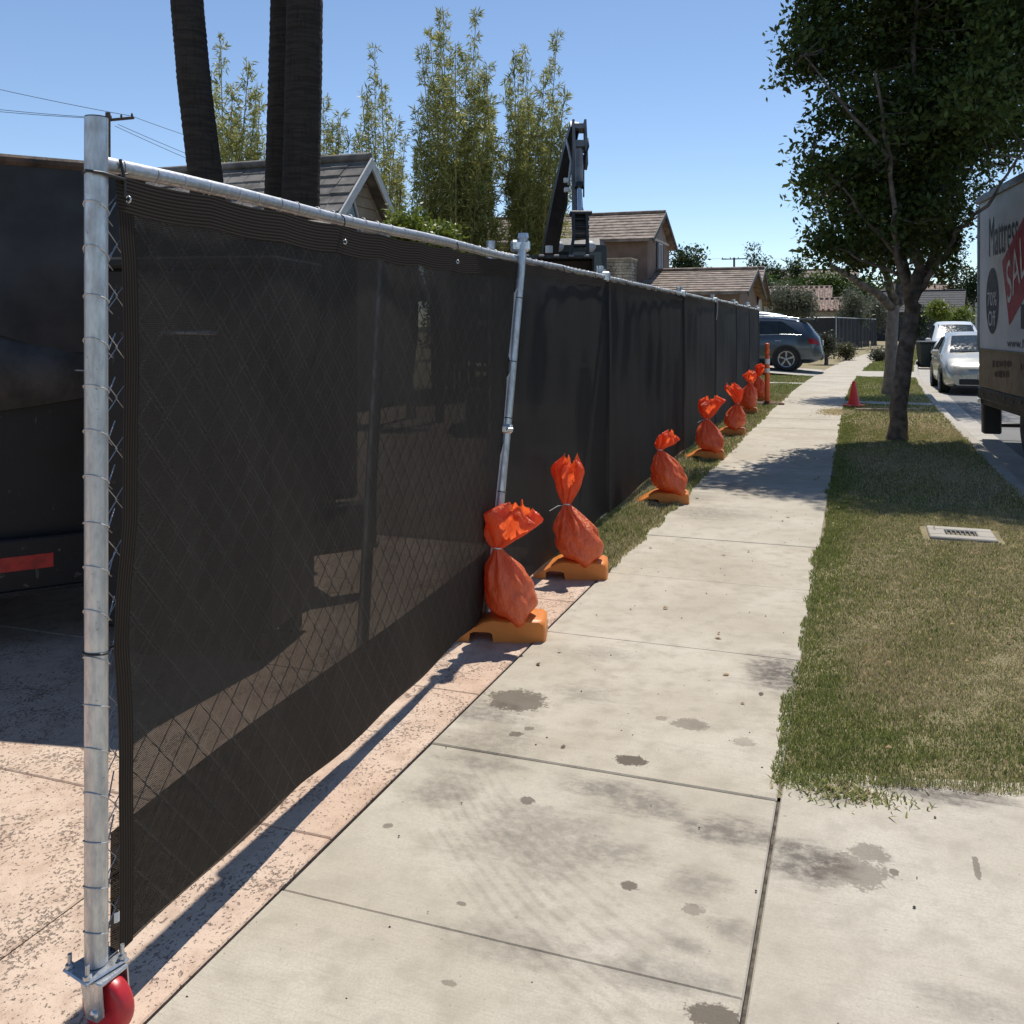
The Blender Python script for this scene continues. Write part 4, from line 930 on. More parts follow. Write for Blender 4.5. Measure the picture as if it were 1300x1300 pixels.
MT['siding'] = simple('tan_siding', (.36, .28, .19), .8, var=.1, scale=3); MT['cream'] = simple('cream_stucco', (.55, .50, .42), .9, var=.1); MT['tile_red'] = simple('clay_tile', (.24, .165, .13), .85, var=.35, scale=2.5); MT['roof_dark'] = simple('charcoal_roof', (.055, .057, .062), .85, var=.25); MT['shutter'] = simple('slate_shutter', (.06, .06, .075), .7)
a = at(455, 205, 17.0); h1 = house('gabled_house', 'grey shingled house with steep tan gable and white barge boards, behind the palm trunks', (a.x, a.y, 0), STREET, 9.0, 4.2, 2.35, a.z, MT['siding'], MT['shake'], 13, MT['white_trim'], ov=.25, eo=.3, split=.34)
for k in range(11):                       # siding boards on the gable
    z = 2.3 + k * .19; half = min(2.08, (a.z - .12 - z) / ((a.z - 2.35) / 2.1))
    if half > .1: MB().add([(.004, -half, z), (.03, -half, z), (.012, -half + .17, z + .18), (.004, -half + .17, z + .18), (.004, half, z), (.03, half, z), (.012, half - .17, z + .18), (.004, half - .17, z + .18)], [(1, 5, 6, 2), (0, 4, 5, 1), (0, 1, 2, 3), (4, 7, 6, 5), (3, 2, 6, 7)]).build('siding_board', MT['siding'], h1)
tw_ = MB().add([(.05, -.85, 2.75), (.05, .25, 2.75), (.05, -.30, 3.75)], [(0, 1, 2)]).build('gable_window', gl, h1)
for (p, q) in (((-.85, 2.75), (.25, 2.75)), ((.25, 2.75), (-.30, 3.75)), ((-.30, 3.75), (-.85, 2.75))): MB().tube([(.055, *p), (.055, *q)], .03, 6).build('window_frame', MT['white_trim'], tw_)
a = at(836.6, 271, 42.0); h2 = house('stucco_house', 'two-storey brown stucco house with tiled roof and shuttered gable window', (a.x, a.y, 0), STREET, 9.5, 4.9, a.z - 1.22, a.z, MT['stucco_brown'], MT['tile_brown'], 9, MT['fascia'], ov=.3, eo=.35)
window(h2, .1, 4.55, .72, 1.15, MT['white_trim'], gl2, 0, MT['shutter'])
MB().add([(.01, -1.9, a.z - 1.2), (.01, 1.9, a.z - 1.2), (.01, 0, a.z - .25), (.03, -1.9, a.z - 1.2), (.03, 1.9, a.z - 1.2), (.03, 0, a.z - .25)], [(3, 4, 5), (0, 3, 5, 2), (1, 2, 5, 4), (0, 1, 4, 3)]).build('gable_panel', simple('gable_grey', (.27, .215, .175), .9), h2)
MB().box((.03, 0, a.z - 1.24), (.06, 4.3, .10)).build('trim_band', MT['cream'], h2)
chm = thing('stone_chimney', 'pale stacked-stone chimney rising in front of the brown stucco house', 'chimney', at(786, 345, 38.5) * 1.0, STREET); chm.location.z = 0
MB().box((0, 0, 2.05), (1.10, 1.0, 4.1)).build('chimney_core', MT['joint'], chm)
stn = simple('stack_stone', (.42, .36, .28), .9, var=.35, scale=1.3, obj=False, bump=.4, bscale=30)
zz = 2.9
while zz < 4.05:
    hh_ = random.uniform(.09, .15)
    for (ax, ln_) in ((0, 1.14), (1, 1.04)):
        q = -ln_ / 2
        while q < ln_ / 2 - .05:
            w = min(random.uniform(.2, .45), ln_ / 2 - q); pr = random.uniform(.01, .05)
            if ax == 0: MB().bbox((q + w / 2, -.5 - pr / 2, zz + hh_ / 2), (w - .012, .05 + pr, hh_ - .012), .012).build('stone', stn, chm)
            else: MB().bbox((.55 + pr / 2, q + w / 2, zz + hh_ / 2), (.05 + pr, w - .012, hh_ - .012), .012).build('stone', stn, chm)
            q += w
    zz += hh_
MB().bbox((0, 0, 4.16), (1.28, 1.18, .10), .02).build('chimney_cap', simple('cap_stone', (.30, .24, .18), .9), chm)
a = at(951, 343, 40.0); h3 = house('garage_wing', 'low brown garage with tiled roof and dark gable past the end of the black fence', (a.x, a.y, 0), STREET, 9.0, 7.0, a.z - .98, a.z, MT['stucco_brown'], MT['tile_brown'], 10, MT['fascia'], ov=.35, eo=.35)
window(h3, -.9, 2.0, .9, .9, MT['white_trim'], gl2)
a = at(960, 342, 46.5); h4 = house('garage_wing', 'second tiled gable just behind the low brown garage', (a.x, a.y, 0), STREET, 6.0, 6.4, a.z - 1.5, a.z, MT['cream'], MT['tile_brown'], 9, MT['fascia'], ov=.4, eo=.4)
a = at(1050, 365, 70.0); h5 = house('tile_house', 'cream cottage with red barrel-tile roof beyond the olive tree', (a.x, a.y, 0), STREET, 4.0, 5.4, a.z - 1.15, a.z, MT['cream'], MT['tile_red'], 8, MT['fascia'], barrel=True)
window(h5, 0, 2.2, .8, .9, MT['white_trim'], gl2)
a = at(1064, 380, 66); h5b = house('porch_house', 'small tiled porch in front of the cream cottage', (a.x, a.y, 0), STREET, 4, 3.4, a.z - .65, a.z, MT['cream'], MT['tile_red'], 6, MT['fascia'], barrel=True)
a = at(1085, 342, 95.0); h6 = house('far_house', 'far house with broad mauve-brown roof above the hedge', (a.x, a.y, 0), STREET, 9, 12, a.z - 3.2, a.z, MT['cream'], MT['tile_brown'], 10, MT['fascia'])
a = at(1221, 369, 96.0); h7 = house('dark_roof_house', 'house with plain charcoal roof down the street behind the parked cars', (a.x, a.y, 0), STREET - R(8), 10, 7.5, a.z - 2.0, a.z, MT['roof_dark'], MT['roof_dark'], 9, MT['roof_dark'])
a = at(1200, 362, 115.0); h8 = house('red_roof_house', 'far house with low red roof behind the charcoal roof', (a.x, a.y, 0), STREET + R(60), 12, 9, a.z - 1.6, a.z, MT['cream'], MT['tile_red'], 8, MT['fascia'])

# ------------------------------------------------------------------ utility poles and lines
def upole(u, vt, Y, label, arms, wires):
    b = at(u, vt, Y); r = thing('utility_pole', label, 'utility pole', (b.x, b.y, 0), STREET)
    MB().tube([(0, 0, -.1), (0, 0, b.z)], [.17, .12], 10).build('pole', MT['wood_pole'], r)
    for (dz, w, sh) in arms:
        am = MB().box((sh, .14, b.z - dz), (w, .10, .12)).build('crossarm', MT['wood_pole'], r)
        for x in np.linspace(-w / 2 + .1, w / 2 - .1, 4): MB().lathe([(.03, 0), (.06, .06), (.03, .16), (0, .18)], 8, Matrix.Translation((sh + x, .14, b.z - dz + .06))).build('insulator', MT['white_plastic'] if False else MT['wood_pole'], am)
    for (u1, v1, Y1, u2, v2, Y2, sag) in wires:
        A = at(u1, v1, Y1); B = at(u2, v2, Y2); lo = Vector((b.x, b.y, 0)); Mi = Matrix.Rotation(-STREET, 4, 'Z')
        MB().tube([Mi @ (A.lerp(B, k / 14) - Vector((0, 0, sag * 4 * (k / 14) * (1 - k / 14))) - lo) for k in range(15)], .014, 5).build('wire', MT['cable'], r)
upole(137, 143, 45, 'dark wooden utility pole with one crossarm rising behind the end pole of the fence', [(.32, 2.1, .35)], [(165, 147, 45, -120, 85, 46, .1), (117, 150, 45, -120, 128, 46, .1), (120, 149, 45, -120, 124, 45, .1), (166, 147, 45, 420, 225, 60, .2), (150, 158, 45, 420, 262, 60, .2), (146, 160, 45, 420, 272, 60, .2)])
upole(932, 327, 110, 'far utility pole with wide crossarm standing over the garage roof', [(.15, 2.9, 0)], [(922, 328, 110, 700, 318, 120, .5), (942, 328, 110, 1160, 316, 120, .5)])
# ------------------------------------------------------------------ vegetation
def leafcloud(blobs, size, c1, c2, aspect=.45, clump=24, spread=.22, upbias=.4, seed=1, hollow=.55, keepfn=None, ctrs=None):
    """blobs: (centre, (rx, ry, rz), leaves). Kite-shaped leaves gathered in clumps through the volume"""
    r = np.random.default_rng(seed); VV = []; CC = []
    for (c, rad, n) in blobs:
        m = max(1, n // clump); d_ = r.normal(size=(m, 3)); d_ /= np.linalg.norm(d_, axis=1)[:, None]
        q = (hollow + (1 - hollow) * r.random(m)) ** (1 / 1.5) * (1 + .09 * np.clip(r.normal(size=m), -1.5, 1.5)); ctr = np.array(c) + d_ * q[:, None] * np.array(rad)
        tone = r.random(m)
        if ctrs is not None: ctrs.append(ctr)
        idx = np.repeat(np.arange(m), clump); N = len(idx)
        p = ctr[idx] + np.clip(r.normal(size=(N, 3)), -1.7, 1.7) * spread * np.array([1, 1, .8])
        a = r.normal(size=(N, 3)); a /= np.linalg.norm(a, axis=1)[:, None]
        b = r.normal(size=(N, 3)); b[:, 2] *= (1 - upbias); b -= a * (a * b).sum(1)[:, None]; b /= np.linalg.norm(b, axis=1)[:, None] + 1e-9
        s = size * r.uniform(.6, 1.4, N)[:, None]
        V = np.stack([p, p + a * s * .45 + b * s * aspect * .5, p + a * s, p + a * s * .45 - b * s * aspect * .5], 1)
        if keepfn is not None:
            kk = keepfn(p); V, idx = V[kk], idx[kk]; N = len(idx)
        k = np.clip(.5 * tone[idx] + .5 * r.random(N), 0, 1)[:, None]
        VV.append(V); CC.append((np.array(c1) * (1 - k) + np.array(c2) * k) * r.uniform(.75, 1.2, (N, 1)))
    return np.concatenate(VV), np.concatenate(CC)
def foliage(name, VC, parent): return newobj(name, npmesh(name, VC[0], 4, VC[1]), MT['leaf'], parent)
def shift(blobs, o): return [((c[0] - o[0], c[1] - o[1], c[2] - o[2]), r_, n) for (c, r_, n) in blobs]
def wob(pts, n=4, amp=.03, seed=0):
    rr = random.Random(seed); out = []
    for a, b in zip(pts[:-1], pts[1:]):
        for k in range(n): out.append(Vector(a).lerp(Vector(b), k / n) + Vector((rr.uniform(-amp, amp), rr.uniform(-amp, amp), 0)))
    return out + [Vector(pts[-1])]
def limb(mb, pts, r0, r1, seed=0, seg=9, amp=.02):
    P = wob(pts, 4, amp, seed); n = len(P); mb.tube(P, [r0 + (r1 - r0) * (k / (n - 1)) ** .8 for k in range(n)], seg)
# the big street tree
tb = gp(1139, 558); tree = thing('street_tree', 'large dark leafy street tree leaning out of the grass strip behind the tall truck', 'tree', tb)
def tp_(u, v, Y): return at(u, v, Y) - tb
mb = MB()
P = wob([Vector((0, 0, -.06)), tp_(1143, 490, 12.3), tp_(1152, 430, 12.3), tp_(1160, 385, 12.3)], 5, .012, 3); n = len(P)
mb.tube(P, [.165 if k == 0 else (.125 if k == 1 else .112 - .001 * k) for k in range(n)], 12); mb.build('trunk', MT['bark'], tree)
limbs = [([(1158, 395, 12.3), (1166, 340, 12.2), (1163, 270, 12.2), (1168, 180, 12.2), (1160, 60, 12.2), (1165, -80, 12.2)], .115, .03), ([(1158, 392, 12.3), (1180, 330, 12.5), (1196, 280, 12.6), (1230, 215, 12.7), (1255, 120, 12.8)], .075, .02),
         ([(1157, 398, 12.3), (1145, 350, 11.9), (1135, 290, 11.6), (1128, 200, 11.4), (1110, 90, 11.2)], .08, .02), ([(1160, 385, 12.3), (1150, 330, 12.8), (1148, 250, 13.2), (1140, 150, 13.4)], .07, .02),
         ([(1162, 375, 12.3), (1195, 330, 12.0), (1215, 295, 11.8), (1262, 250, 11.4), (1300, 190, 11.2)], .06, .015), ([(1150, 335, 12.0), (1110, 290, 11.9), (1070, 240, 11.8), (1030, 200, 11.8)], .045, .012),
         ([(1163, 270, 12.2), (1200, 180, 12.6), (1240, 60, 12.8)], .06, .015), ([(1128, 200, 11.4), (1070, 130, 11.4), (1020, 70, 11.5)], .04, .01), ([(1148, 352, 12.0), (1105, 335, 12.0), (1065, 315, 12.0)], .04, .012)]
for k, (pts, r0, r1) in enumerate(limbs):
    m_ = MB(); limb(m_, [tp_(*p) for p in pts], r0 * .72, r1 * .8, 40 + k, 9, .03); m_.build('limb', MT['bark'], tree)
def pb(u, v, rp, Y, dens=1.0, ry=1.0):
    c = at(u, v, Y); r_ = rp / F * Y; return (tuple(c), (r_, r_ * ry, r_), int(7600 * dens * r_ * r_))
tbl = [pb(*a) for a in ((1062, 62, 50, 12.2), (1022, 78, 34, 12.0), (1012, 50, 22, 12.0, .7), (1050, 20, 44, 12.3), (1120, 40, 70, 12.6), (1190, 40, 80, 12.8), (1255, 60, 80, 12.4), (1305, 110, 80, 12.0), (1066, 140, 36, 12.0, .8), (1120, 160, 60, 11.6), (1130, 175, 55, 13.2), (1180, 140, 62, 12.4), (1232, 165, 76, 12.9), (1235, 140, 60, 11.6),
    (1048, 205, 32, 12.0), (1075, 235, 42, 12.3), (1022, 226, 20, 11.9, .6), (1024, 262, 20, 12.1, .45), (1120, 250, 56, 12.2), (1185, 230, 60, 12.0), (1205, 262, 54, 12.9), (1070, 292, 34, 12.1), (1050, 318, 24, 12.2, .7), (1100, 318, 34, 12.4, .8), (1140, 315, 38, 12.8), (1218, 300, 32, 12.9, .7), (1192, 330, 24, 12.8, .5), (1160, 300, 40, 11.6, .6),
    (1150, -80, 120, 12.3), (1255, -70, 120, 12.3), (1060, -60, 70, 12.1), (1200, -190, 100, 12.3), (1340, 20, 90, 12.0), (1330, -120, 95, 12.4), (1300, 40, 66, 10.8), (1250, 130, 50, 10.7, .8), (990, -130, 65, 12.2), (1180, -330, 95, 12.3), (1250, -390, 85, 12.3), (1100, -260, 80, 12.3))]
def clear(p):                                  # street side kept clear for tall vehicles
    x, y = p[:, 0] + tb.x, p[:, 1] + tb.y
    return ~((x * DY - y * DX > 1.30) & (p[:, 2] < 3.62))
CT = []
foliage('crown', leafcloud(shift(tbl, tb), .088, (.022, .038, .010), (.14, .185, .045), .5, 80, .14, seed=5, hollow=.30, keepfn=clear, ctrs=CT), tree)
CT = np.concatenate(CT); CT = CT[clear(CT)]; LP = []
for (pts, r0, r1) in limbs: LP += [tuple(q) for q in wob([tp_(*p) for p in pts], 6, 0, 1)[6:]]
LP = np.array(LP); tw = MB(); rq = random.Random(4)
for c in CT[::2]:
    d2 = ((LP - c) ** 2).sum(1) + np.where(LP[:, 2] > c[2] + .1, 3.0, 0); q = Vector(LP[int(d2.argmin())]); e = Vector(c)
    if (q - e).length > .85: continue
    mdl = q.lerp(e, .55) + Vector((rq.uniform(-.12, .12), rq.uniform(-.12, .12), -.08))
    tw.tube([q, mdl, e], [.014, .009, .004], 4, cap=False)
tag(tw.build('twigs', MT['bark'], tree), kind='stuff')
# the next street tree, smooth pale trunk
t2b = gp(1129, 500); tree2 = thing('street_tree', 'farther street tree with smooth pale trunk and low spreading limbs, behind the big dark tree', 'tree', t2b)
def t2_(u, v, Y): return at(u, v, Y) - t2b
mb = MB(); P = wob([Vector((0, 0, -.06)), t2_(1131, 450, 20.6), t2_(1134, 400, 20.6), t2_(1136, 380, 20.6)], 4, .01, 8); mb.tube(P, [.19, .145] + [.13 - .001 * k for k in range(len(P) - 2)], 12); mb.build('trunk', simple('pale_bark', (.24, .20, .165), .85, var=.2, scale=6, bump=.4), tree2)
for k, (pts, r0, r1) in enumerate([([(1135, 392, 20.6), (1112, 372, 20.2), (1085, 354, 19.8), (1052, 336, 19.5)], .11, .05), ([(1136, 388, 20.6), (1126, 350, 20.2), (1110, 310, 20), (1095, 260, 20)], .11, .03), ([(1137, 385, 20.6), (1150, 330, 20.8), (1155, 250, 21)], .12, .03), ([(1137, 388, 20.6), (1165, 360, 21), (1190, 330, 21.4), (1212, 280, 21.5)], .10, .03)]):
    m_ = MB(); limb(m_, [t2_(*p) for p in pts], r0, r1, 60 + k, 9, .03); m_.build('limb', MT['bark'], tree2)
foliage('crown', leafcloud(shift([pb(u, v, r_, Y, .45) for (u, v, r_, Y) in ((1060, 290, 34, 20), (1110, 310, 40, 20), (1100, 240, 55, 20.5), (1165, 290, 45, 21), (1200, 290, 34, 21.5), (1140, 200, 75, 21), (1210, 220, 60, 21.5), (1150, 100, 90, 21))], t2b), .10, (.022, .038, .010), (.07, .10, .027), .5, 50, .22, seed=6), tree2)
# palms
def palm(label, pts, r0, r1, seed, top):
    b = Vector((pts[0].x, pts[0].y, 0)); r = thing('palm_tree', label, 'palm', b, 0, 'palm trunks behind the fence')
    P = []; rr = random.Random(seed); allp = [b] + pts
    for a_, c_ in zip(allp[:-1], allp[1:]):
        for k in range(26): P.append(a_.lerp(c_, k / 26) - b)
    P.append(allp[-1] - b); n = len(P)
    MB().tube(P, [(r0 + (r1 - r0) * k / n) * (1 + .028 * (k % 2) + .012 * rr.uniform(-1, 1)) for k in range(n)], 16).build('trunk', MT['bark_dark'], r)
    T = np.array(P[-1]); VV = []; CC = []; g = np.random.default_rng(seed)
    for f in range(30):
        az = g.uniform(0, 6.28); el = g.uniform(-.5, 1.2); Lf = g.uniform(1.7, 2.3); prev = None
        for k in range(26):
            q = k / 25; p = T + np.array([math.cos(az) * math.cos(el) * Lf * q, math.sin(az) * math.cos(el) * Lf * q, math.sin(el) * Lf * q - 1.1 * q * q])
            sd_ = np.array([-math.sin(az), math.cos(az), 0]); fw = np.array([math.cos(az), math.sin(az), -.3]); ll = .55 * math.sin(math.pi * (.12 + .83 * q))
            for sg in (-1, 1): VV.append([p, p + sd_ * sg * ll * .5 + fw * .18 * ll + [0, 0, -.05], p + sd_ * sg * ll + fw * .5 * ll + [0, 0, -.28 * ll], p + sd_ * sg * ll * .5 + fw * .30 * ll + [0, 0, -.10]]); CC.append(np.array([.045, .075, .02]) * g.uniform(.7, 1.4))
    foliage('crown', (np.array(VV), np.array(CC)), r); return r
palm('slim dark palm trunk curving to the left, standing apart', [at(272, 330, 11), at(261, 225, 11), at(247, 110, 11), at(238, 10, 11), at(231, -150, 11), at(228, -640, 11)], .20, .175, 3, 0)
palm('thick straight dark palm trunk in front of its twin', [at(381, 330, 11.4), at(382, 250, 11.4), at(385, 120, 11.4), at(387, 0, 11.4), at(388, -680, 11.4)], .235, .21, 4, 0)
palm('dark palm trunk half hidden behind its thicker twin', [at(356, 330, 12.2), at(357, 250, 12.2), at(361, 120, 12.2), at(364, 0, 12.2), at(366, -560, 12.2)], .22, .20, 5, 0)
# bamboo
def bamboo(label, tops, Y0, seed, full=1.0):
    rr = random.Random(seed); cu = sum(t[0] for t in tops) / len(tops); b = at(cu, 414, Y0); b.z = 0
    root = thing('bamboo_clump', label, 'bamboo', b, 0, 'bamboo clumps behind the fence'); VV = []; CC = []; g = np.random.default_rng(seed)
    more = []
    for (u, v, w) in tops: more += [(u, v, w * .78), (u + rr.uniform(-20, 20), v + rr.uniform(15, 80), w * .70)]
    for (u, v, w) in more:
        Y = Y0 + rr.uniform(-1.2, 1.2); T = at(u, v - 5, Y); B = Vector((b.x + (T.x - b.x) * .45 + rr.uniform(-.2, .2), Y + rr.uniform(-.3, .3), 0))
        pts = []
        for k in range(13):
            q = k / 12; p = B.lerp(T, q); bend = (T.x - B.x) * .22; p.x -= bend * math.sin(math.pi * q); pts.append(p - b)
        MB().tube(pts, [.034 * (1 - .8 * k / 12) for k in range(13)], 6).build('culm', MT['culm'], root)
        n = int(1700 * full * w)
        nd = 34; nodes = .14 + .86 * (np.arange(nd) + g.random(nd) * .6) / nd; na = g.uniform(0, 6.28, (nd, 3))           # sprays of leaves on twigs, a few to each node
        kn = np.clip((g.random(n) ** .85 * nd).astype(int), 0, nd - 1); q = nodes[kn]; a = na[kn, g.integers(0, 3, n)] + g.normal(size=n) * .25
        ctr = np.stack([np.interp(q, np.linspace(0, 1, 13), [p[i] for p in pts]) for i in range(3)], 1)
        prof = .44 * w * (np.clip((1.05 - q) / .6, 0, 1) ** .8) * (.45 + .55 * np.clip(q / .4, 0, 1)) + .05
        along = g.random(n) ** .7; rad = prof * along
        p = ctr + np.stack([np.cos(a) * rad, np.sin(a) * rad, .75 * rad + g.normal(size=n) * .04], 1)
        d_ = np.stack([np.cos(a) * .5, np.sin(a) * .5, g.uniform(-.7, .8, n)], 1) + g.normal(size=(n, 3)) * .35; d_ /= np.linalg.norm(d_, axis=1)[:, None]
        s_ = g.normal(size=(n, 3)); s_ -= d_ * (s_ * d_).sum(1)[:, None]; s_ /= np.linalg.norm(s_, axis=1)[:, None]; L = g.uniform(.10, .20, n)[:, None]
        VV.append(np.stack([p, p + d_ * L * .4 + s_ * L * .085, p + d_ * L, p + d_ * L * .4 - s_ * L * .085], 1))
        k = g.random((n, 1)); CC.append((np.array([.19, .23, .06]) * (1 - k) + np.array([.50, .46, .16]) * k) * g.uniform(.7, 1.25, (n, 1)))
    foliage('leaves', (np.concatenate(VV), np.concatenate(CC)), root)
bamboo('bamboo clump between the slim palm and the thick palms', [(280, 50, 1.0), (316, 82, 1.0), (296, 110, 1.0), (330, 125, .9), (268, 95, .8), (306, 150, 1.0), (290, 165, 1.0), (322, 175, .9), (275, 165, .9)], 22, 1, 1.0)
bamboo('low bamboo clump just right of the thick palms', [(411, 129, .9), (433, 149, .9), (422, 160, 1.0), (445, 175, .8), (402, 165, .9), (390, 140, .8)], 23, 2, .9)
bamboo('thin airy bamboo clump behind the grey gable', [(476, 63, .8), (459, 120, .8), (484, 105, .8), (503, 158, .7), (515, 175, .6), (470, 150, .8), (492, 190, .8), (530, 200, .5), (455, 175, .8), (508, 215, .7)], 23, 3, .9)
bamboo('tallest dense bamboo clump, left of the excavator boom', [(545, 42, .9), (562, 13, .9), (578, 60, .9), (605, 19, 1.0), (592, 75, 1.0), (530, 145, .9), (552, 110, 1.0), (571, 130, 1.1), (588, 150, 1.1), (612, 95, 1.1), (622, 130, 1.1), (600, 170, 1.2), (560, 190, 1.1), (540, 200, 1.0), (630, 170, 1.2), (582, 215, 1.2), (615, 215, 1.2), (545, 240, 1.0)], 22, 4, 1.25)
bamboo('leaning bamboo clump directly behind the excavator boom', [(652, 70, .9), (667, 66, .9), (708, 44, 1.0), (690, 95, 1.0), (640, 105, 1.0), (668, 130, 1.1), (703, 130, .9), (655, 165, 1.1), (682, 170, 1.1), (712, 170, .8), (640, 200, 1.1), (668, 215, 1.1), (698, 215, 1.0), (725, 215, .6)], 22.5, 5, 1.2)
# generic trees and shrubs
def gtree(name, label, cat, u, vt, vb, wp, Y, c1, c2, kind='round', dens=1.0, size=.16, seed=1, group=None, aspect=.45):
    top = at(u, vt, Y); bot = at(u, vb, Y); w = wp / F * Y / 2; b = Vector((top.x, Y, 0)); r = thing(name, label, cat, b, 0, group)
    rr = random.Random(seed); zc0 = max(.05, bot.z); hgt = top.z - zc0
    MB().tube(wob([Vector((0, 0, -.1)), Vector((rr.uniform(-.1, .1), 0, zc0 + hgt * .35)), Vector((rr.uniform(-.15, .15), 0, zc0 + hgt * .85))], 4, .04, seed), [.05 * w + .06 - .006 * k for k in range(9)][:9], 8).build('trunk', MT['bark'], r)
    bl = []; area = 260 * dens / (size / .16) ** 2
    if kind == 'cone':
        m = 9
        for k in range(m):
            q = (k + .5) / m; rw = w * (1 - q) ** .85 + .08 * w; z = zc0 + hgt * q
            bl.append(((rr.uniform(-.15, .15) * rw, rr.uniform(-.15, .15) * rw, z), (rw, rw, hgt / m * .9), int(area * rw * hgt / m * 3) + 40))
    else:
        m = 11 if kind == 'round' else 7
        for k in range(m):
            a = rr.uniform(0, 6.28); q = rr.uniform(.15, .62); zz_ = zc0 + hgt * rr.uniform(.25, .78); rw = w * rr.uniform(.32, .52); rz_ = min(rw, hgt * .3)
            bl.append(((math.cos(a) * w * q, math.sin(a) * w * q, zz_), (rw, rw, rz_), int(area * rw * (rw + rz_) * 2) + 40))
        bl.append(((0, 0, zc0 + hgt * .72), (w * .45, w * .45, hgt * .28), int(area * w * hgt * .4) + 40))
    foliage('crown', leafcloud(bl, size, c1, c2, aspect, 14, size * 1.5, seed=seed, hollow=.35), r); return r
DK = ((.02, .035, .012), (.05, .075, .025)); MG = ((.04, .07, .015), (.10, .15, .03)); OL = ((.085, .095, .06), (.17, .18, .12)); YG = ((.10, .14, .02), (.24, .28, .05))
gtree('leafy_shrub', 'bright green shrub peeking over the top rail beside the grey gable', 'shrub', 520, 272, 330, 66, 15.5, *YG, dens=1.6, size=.09, seed=2)
gtree('leafy_shrub', 'second bright green shrub over the top rail, lower and smaller', 'shrub', 560, 287, 335, 44, 15.0, *YG, dens=1.6, size=.09, seed=3)
gtree('broadleaf_tree', 'dark tree right behind the shuttered stucco house', 'tree', 868, 312, 372, 36, 60, *DK, dens=1.3, size=.26, seed=4)
gtree('broadleaf_tree', 'dark pointed tree between the stucco house and the far utility pole', 'tree', 884, 315, 372, 34, 62, *DK, kind='cone', dens=1.4, size=.26, seed=5)
gtree('cypress_tree', 'tall thin conifer beside the far utility pole', 'tree', 956, 313, 362, 16, 85, *DK, kind='cone', dens=1.5, size=.26, seed=6)
gtree('cypress_tree', 'small conifer right of the tall thin conifer', 'tree', 969, 328, 364, 14, 88, *DK, kind='cone', dens=1.5, size=.26, seed=7)
gtree('broadleaf_tree', 'rounded tree beyond the garage gables', 'tree', 986, 336, 364, 24, 90, *DK, dens=1.2, size=.3, seed=8)
gtree('broadleaf_tree', 'dark upright tree left of the mauve-brown roof', 'tree', 1011, 326, 362, 20, 92, *DK, dens=1.5, size=.3, seed=9)
for k, (u, w, vt) in enumerate(((975, 44, 352), (1006, 40, 354), (1035, 46, 350), (1062, 44, 348), (1088, 46, 352))):
    gtree('hedge_bush', ['green hedge bush behind the garage gables', 'green hedge bush next to the garage gables', 'green hedge bush above the cottage tiles', 'green hedge bush under the mauve-brown roof', 'green hedge bush behind the big tree trunk'][k], 'hedge', u, vt, 384, w, 80, *MG, dens=1.2, size=.28, seed=20 + k)
gtree('olive_tree', 'grey-green olive tree over the parked grey car', 'tree', 1003, 362, 408, 70, 50, *OL, dens=2.0, size=.17, seed=30, aspect=.28)
gtree('olive_tree', 'grey-green olive tree above the far screened fence', 'tree', 1085, 368, 420, 50, 62, *OL, dens=1.6, size=.2, seed=31, aspect=.28)
gtree('olive_tree', 'sparse olive tree left of the smooth pale trunk', 'tree', 1112, 372, 425, 38, 74, *OL, dens=1.6, size=.22, seed=32, aspect=.28)
gtree('pine_tree', 'tall dark pine behind the charcoal roof', 'tree', 1214, 318, 385, 40, 110, *DK, kind='cone', dens=1.2, size=.4, seed=33)
gtree('pine_tree', 'shorter dark pine beside the truck', 'tree', 1236, 340, 395, 34, 105, *DK, dens=1.2, size=.4, seed=34)
gtree('round_tree', 'small round yellow-green street tree behind the trash bin', 'tree', 1192, 384, 410, 26, 55, *YG, dens=2.2, size=.16, seed=35)
gtree('leafy_shrub', 'yellow-green shrub in front of the charcoal roof', 'shrub', 1217, 391, 412, 24, 60, *YG, dens=1.6, size=.18, seed=36)
gtree('leafy_shrub', 'dark shrub behind the smooth pale trunk', 'shrub', 1165, 385, 440, 30, 78, *DK, dens=1.2, size=.24, seed=37)
gtree('leafy_shrub', 'dusty shrub behind the bumper of the grey car', 'shrub', 1048, 425, 452, 34, 37, (.04, .045, .03), (.11, .115, .075), dens=1.6, size=.11, seed=38)
gtree('leafy_shrub', 'low weedy shrub at the foot of the far screened fence', 'shrub', 1075, 438, 454, 24, 41, (.06, .065, .03), (.16, .15, .07), dens=1.8, size=.10, seed=39)
gtree('leafy_shrub', 'small bush on the grass strip past the smooth pale trunk', 'shrub', 1116, 446, 464, 22, 40, *OL, dens=1.6, size=.1, seed=40)
for k, (u, vt, w, Y) in enumerate(((330, 350, 120, 60), (600, 340, 130, 70), (760, 345, 90, 75), (1140, 360, 60, 130), (1175, 352, 40, 135), (1290, 330, 90, 120), (40, 330, 140, 55))):
    gtree('broadleaf_tree', ['dark broad tree far behind the thick palms', 'dark broad tree far behind the tallest bamboo', 'dark broad tree far behind the stucco house', 'hazy green tree at the far bend of the street', 'narrow far tree left of the charcoal roof', 'broad far tree hidden behind the truck', 'dark broad tree far behind the dump trailer'][k], 'tree', u, vt, 405, w, Y, *DK, dens=.8, size=.4, seed=50 + k)
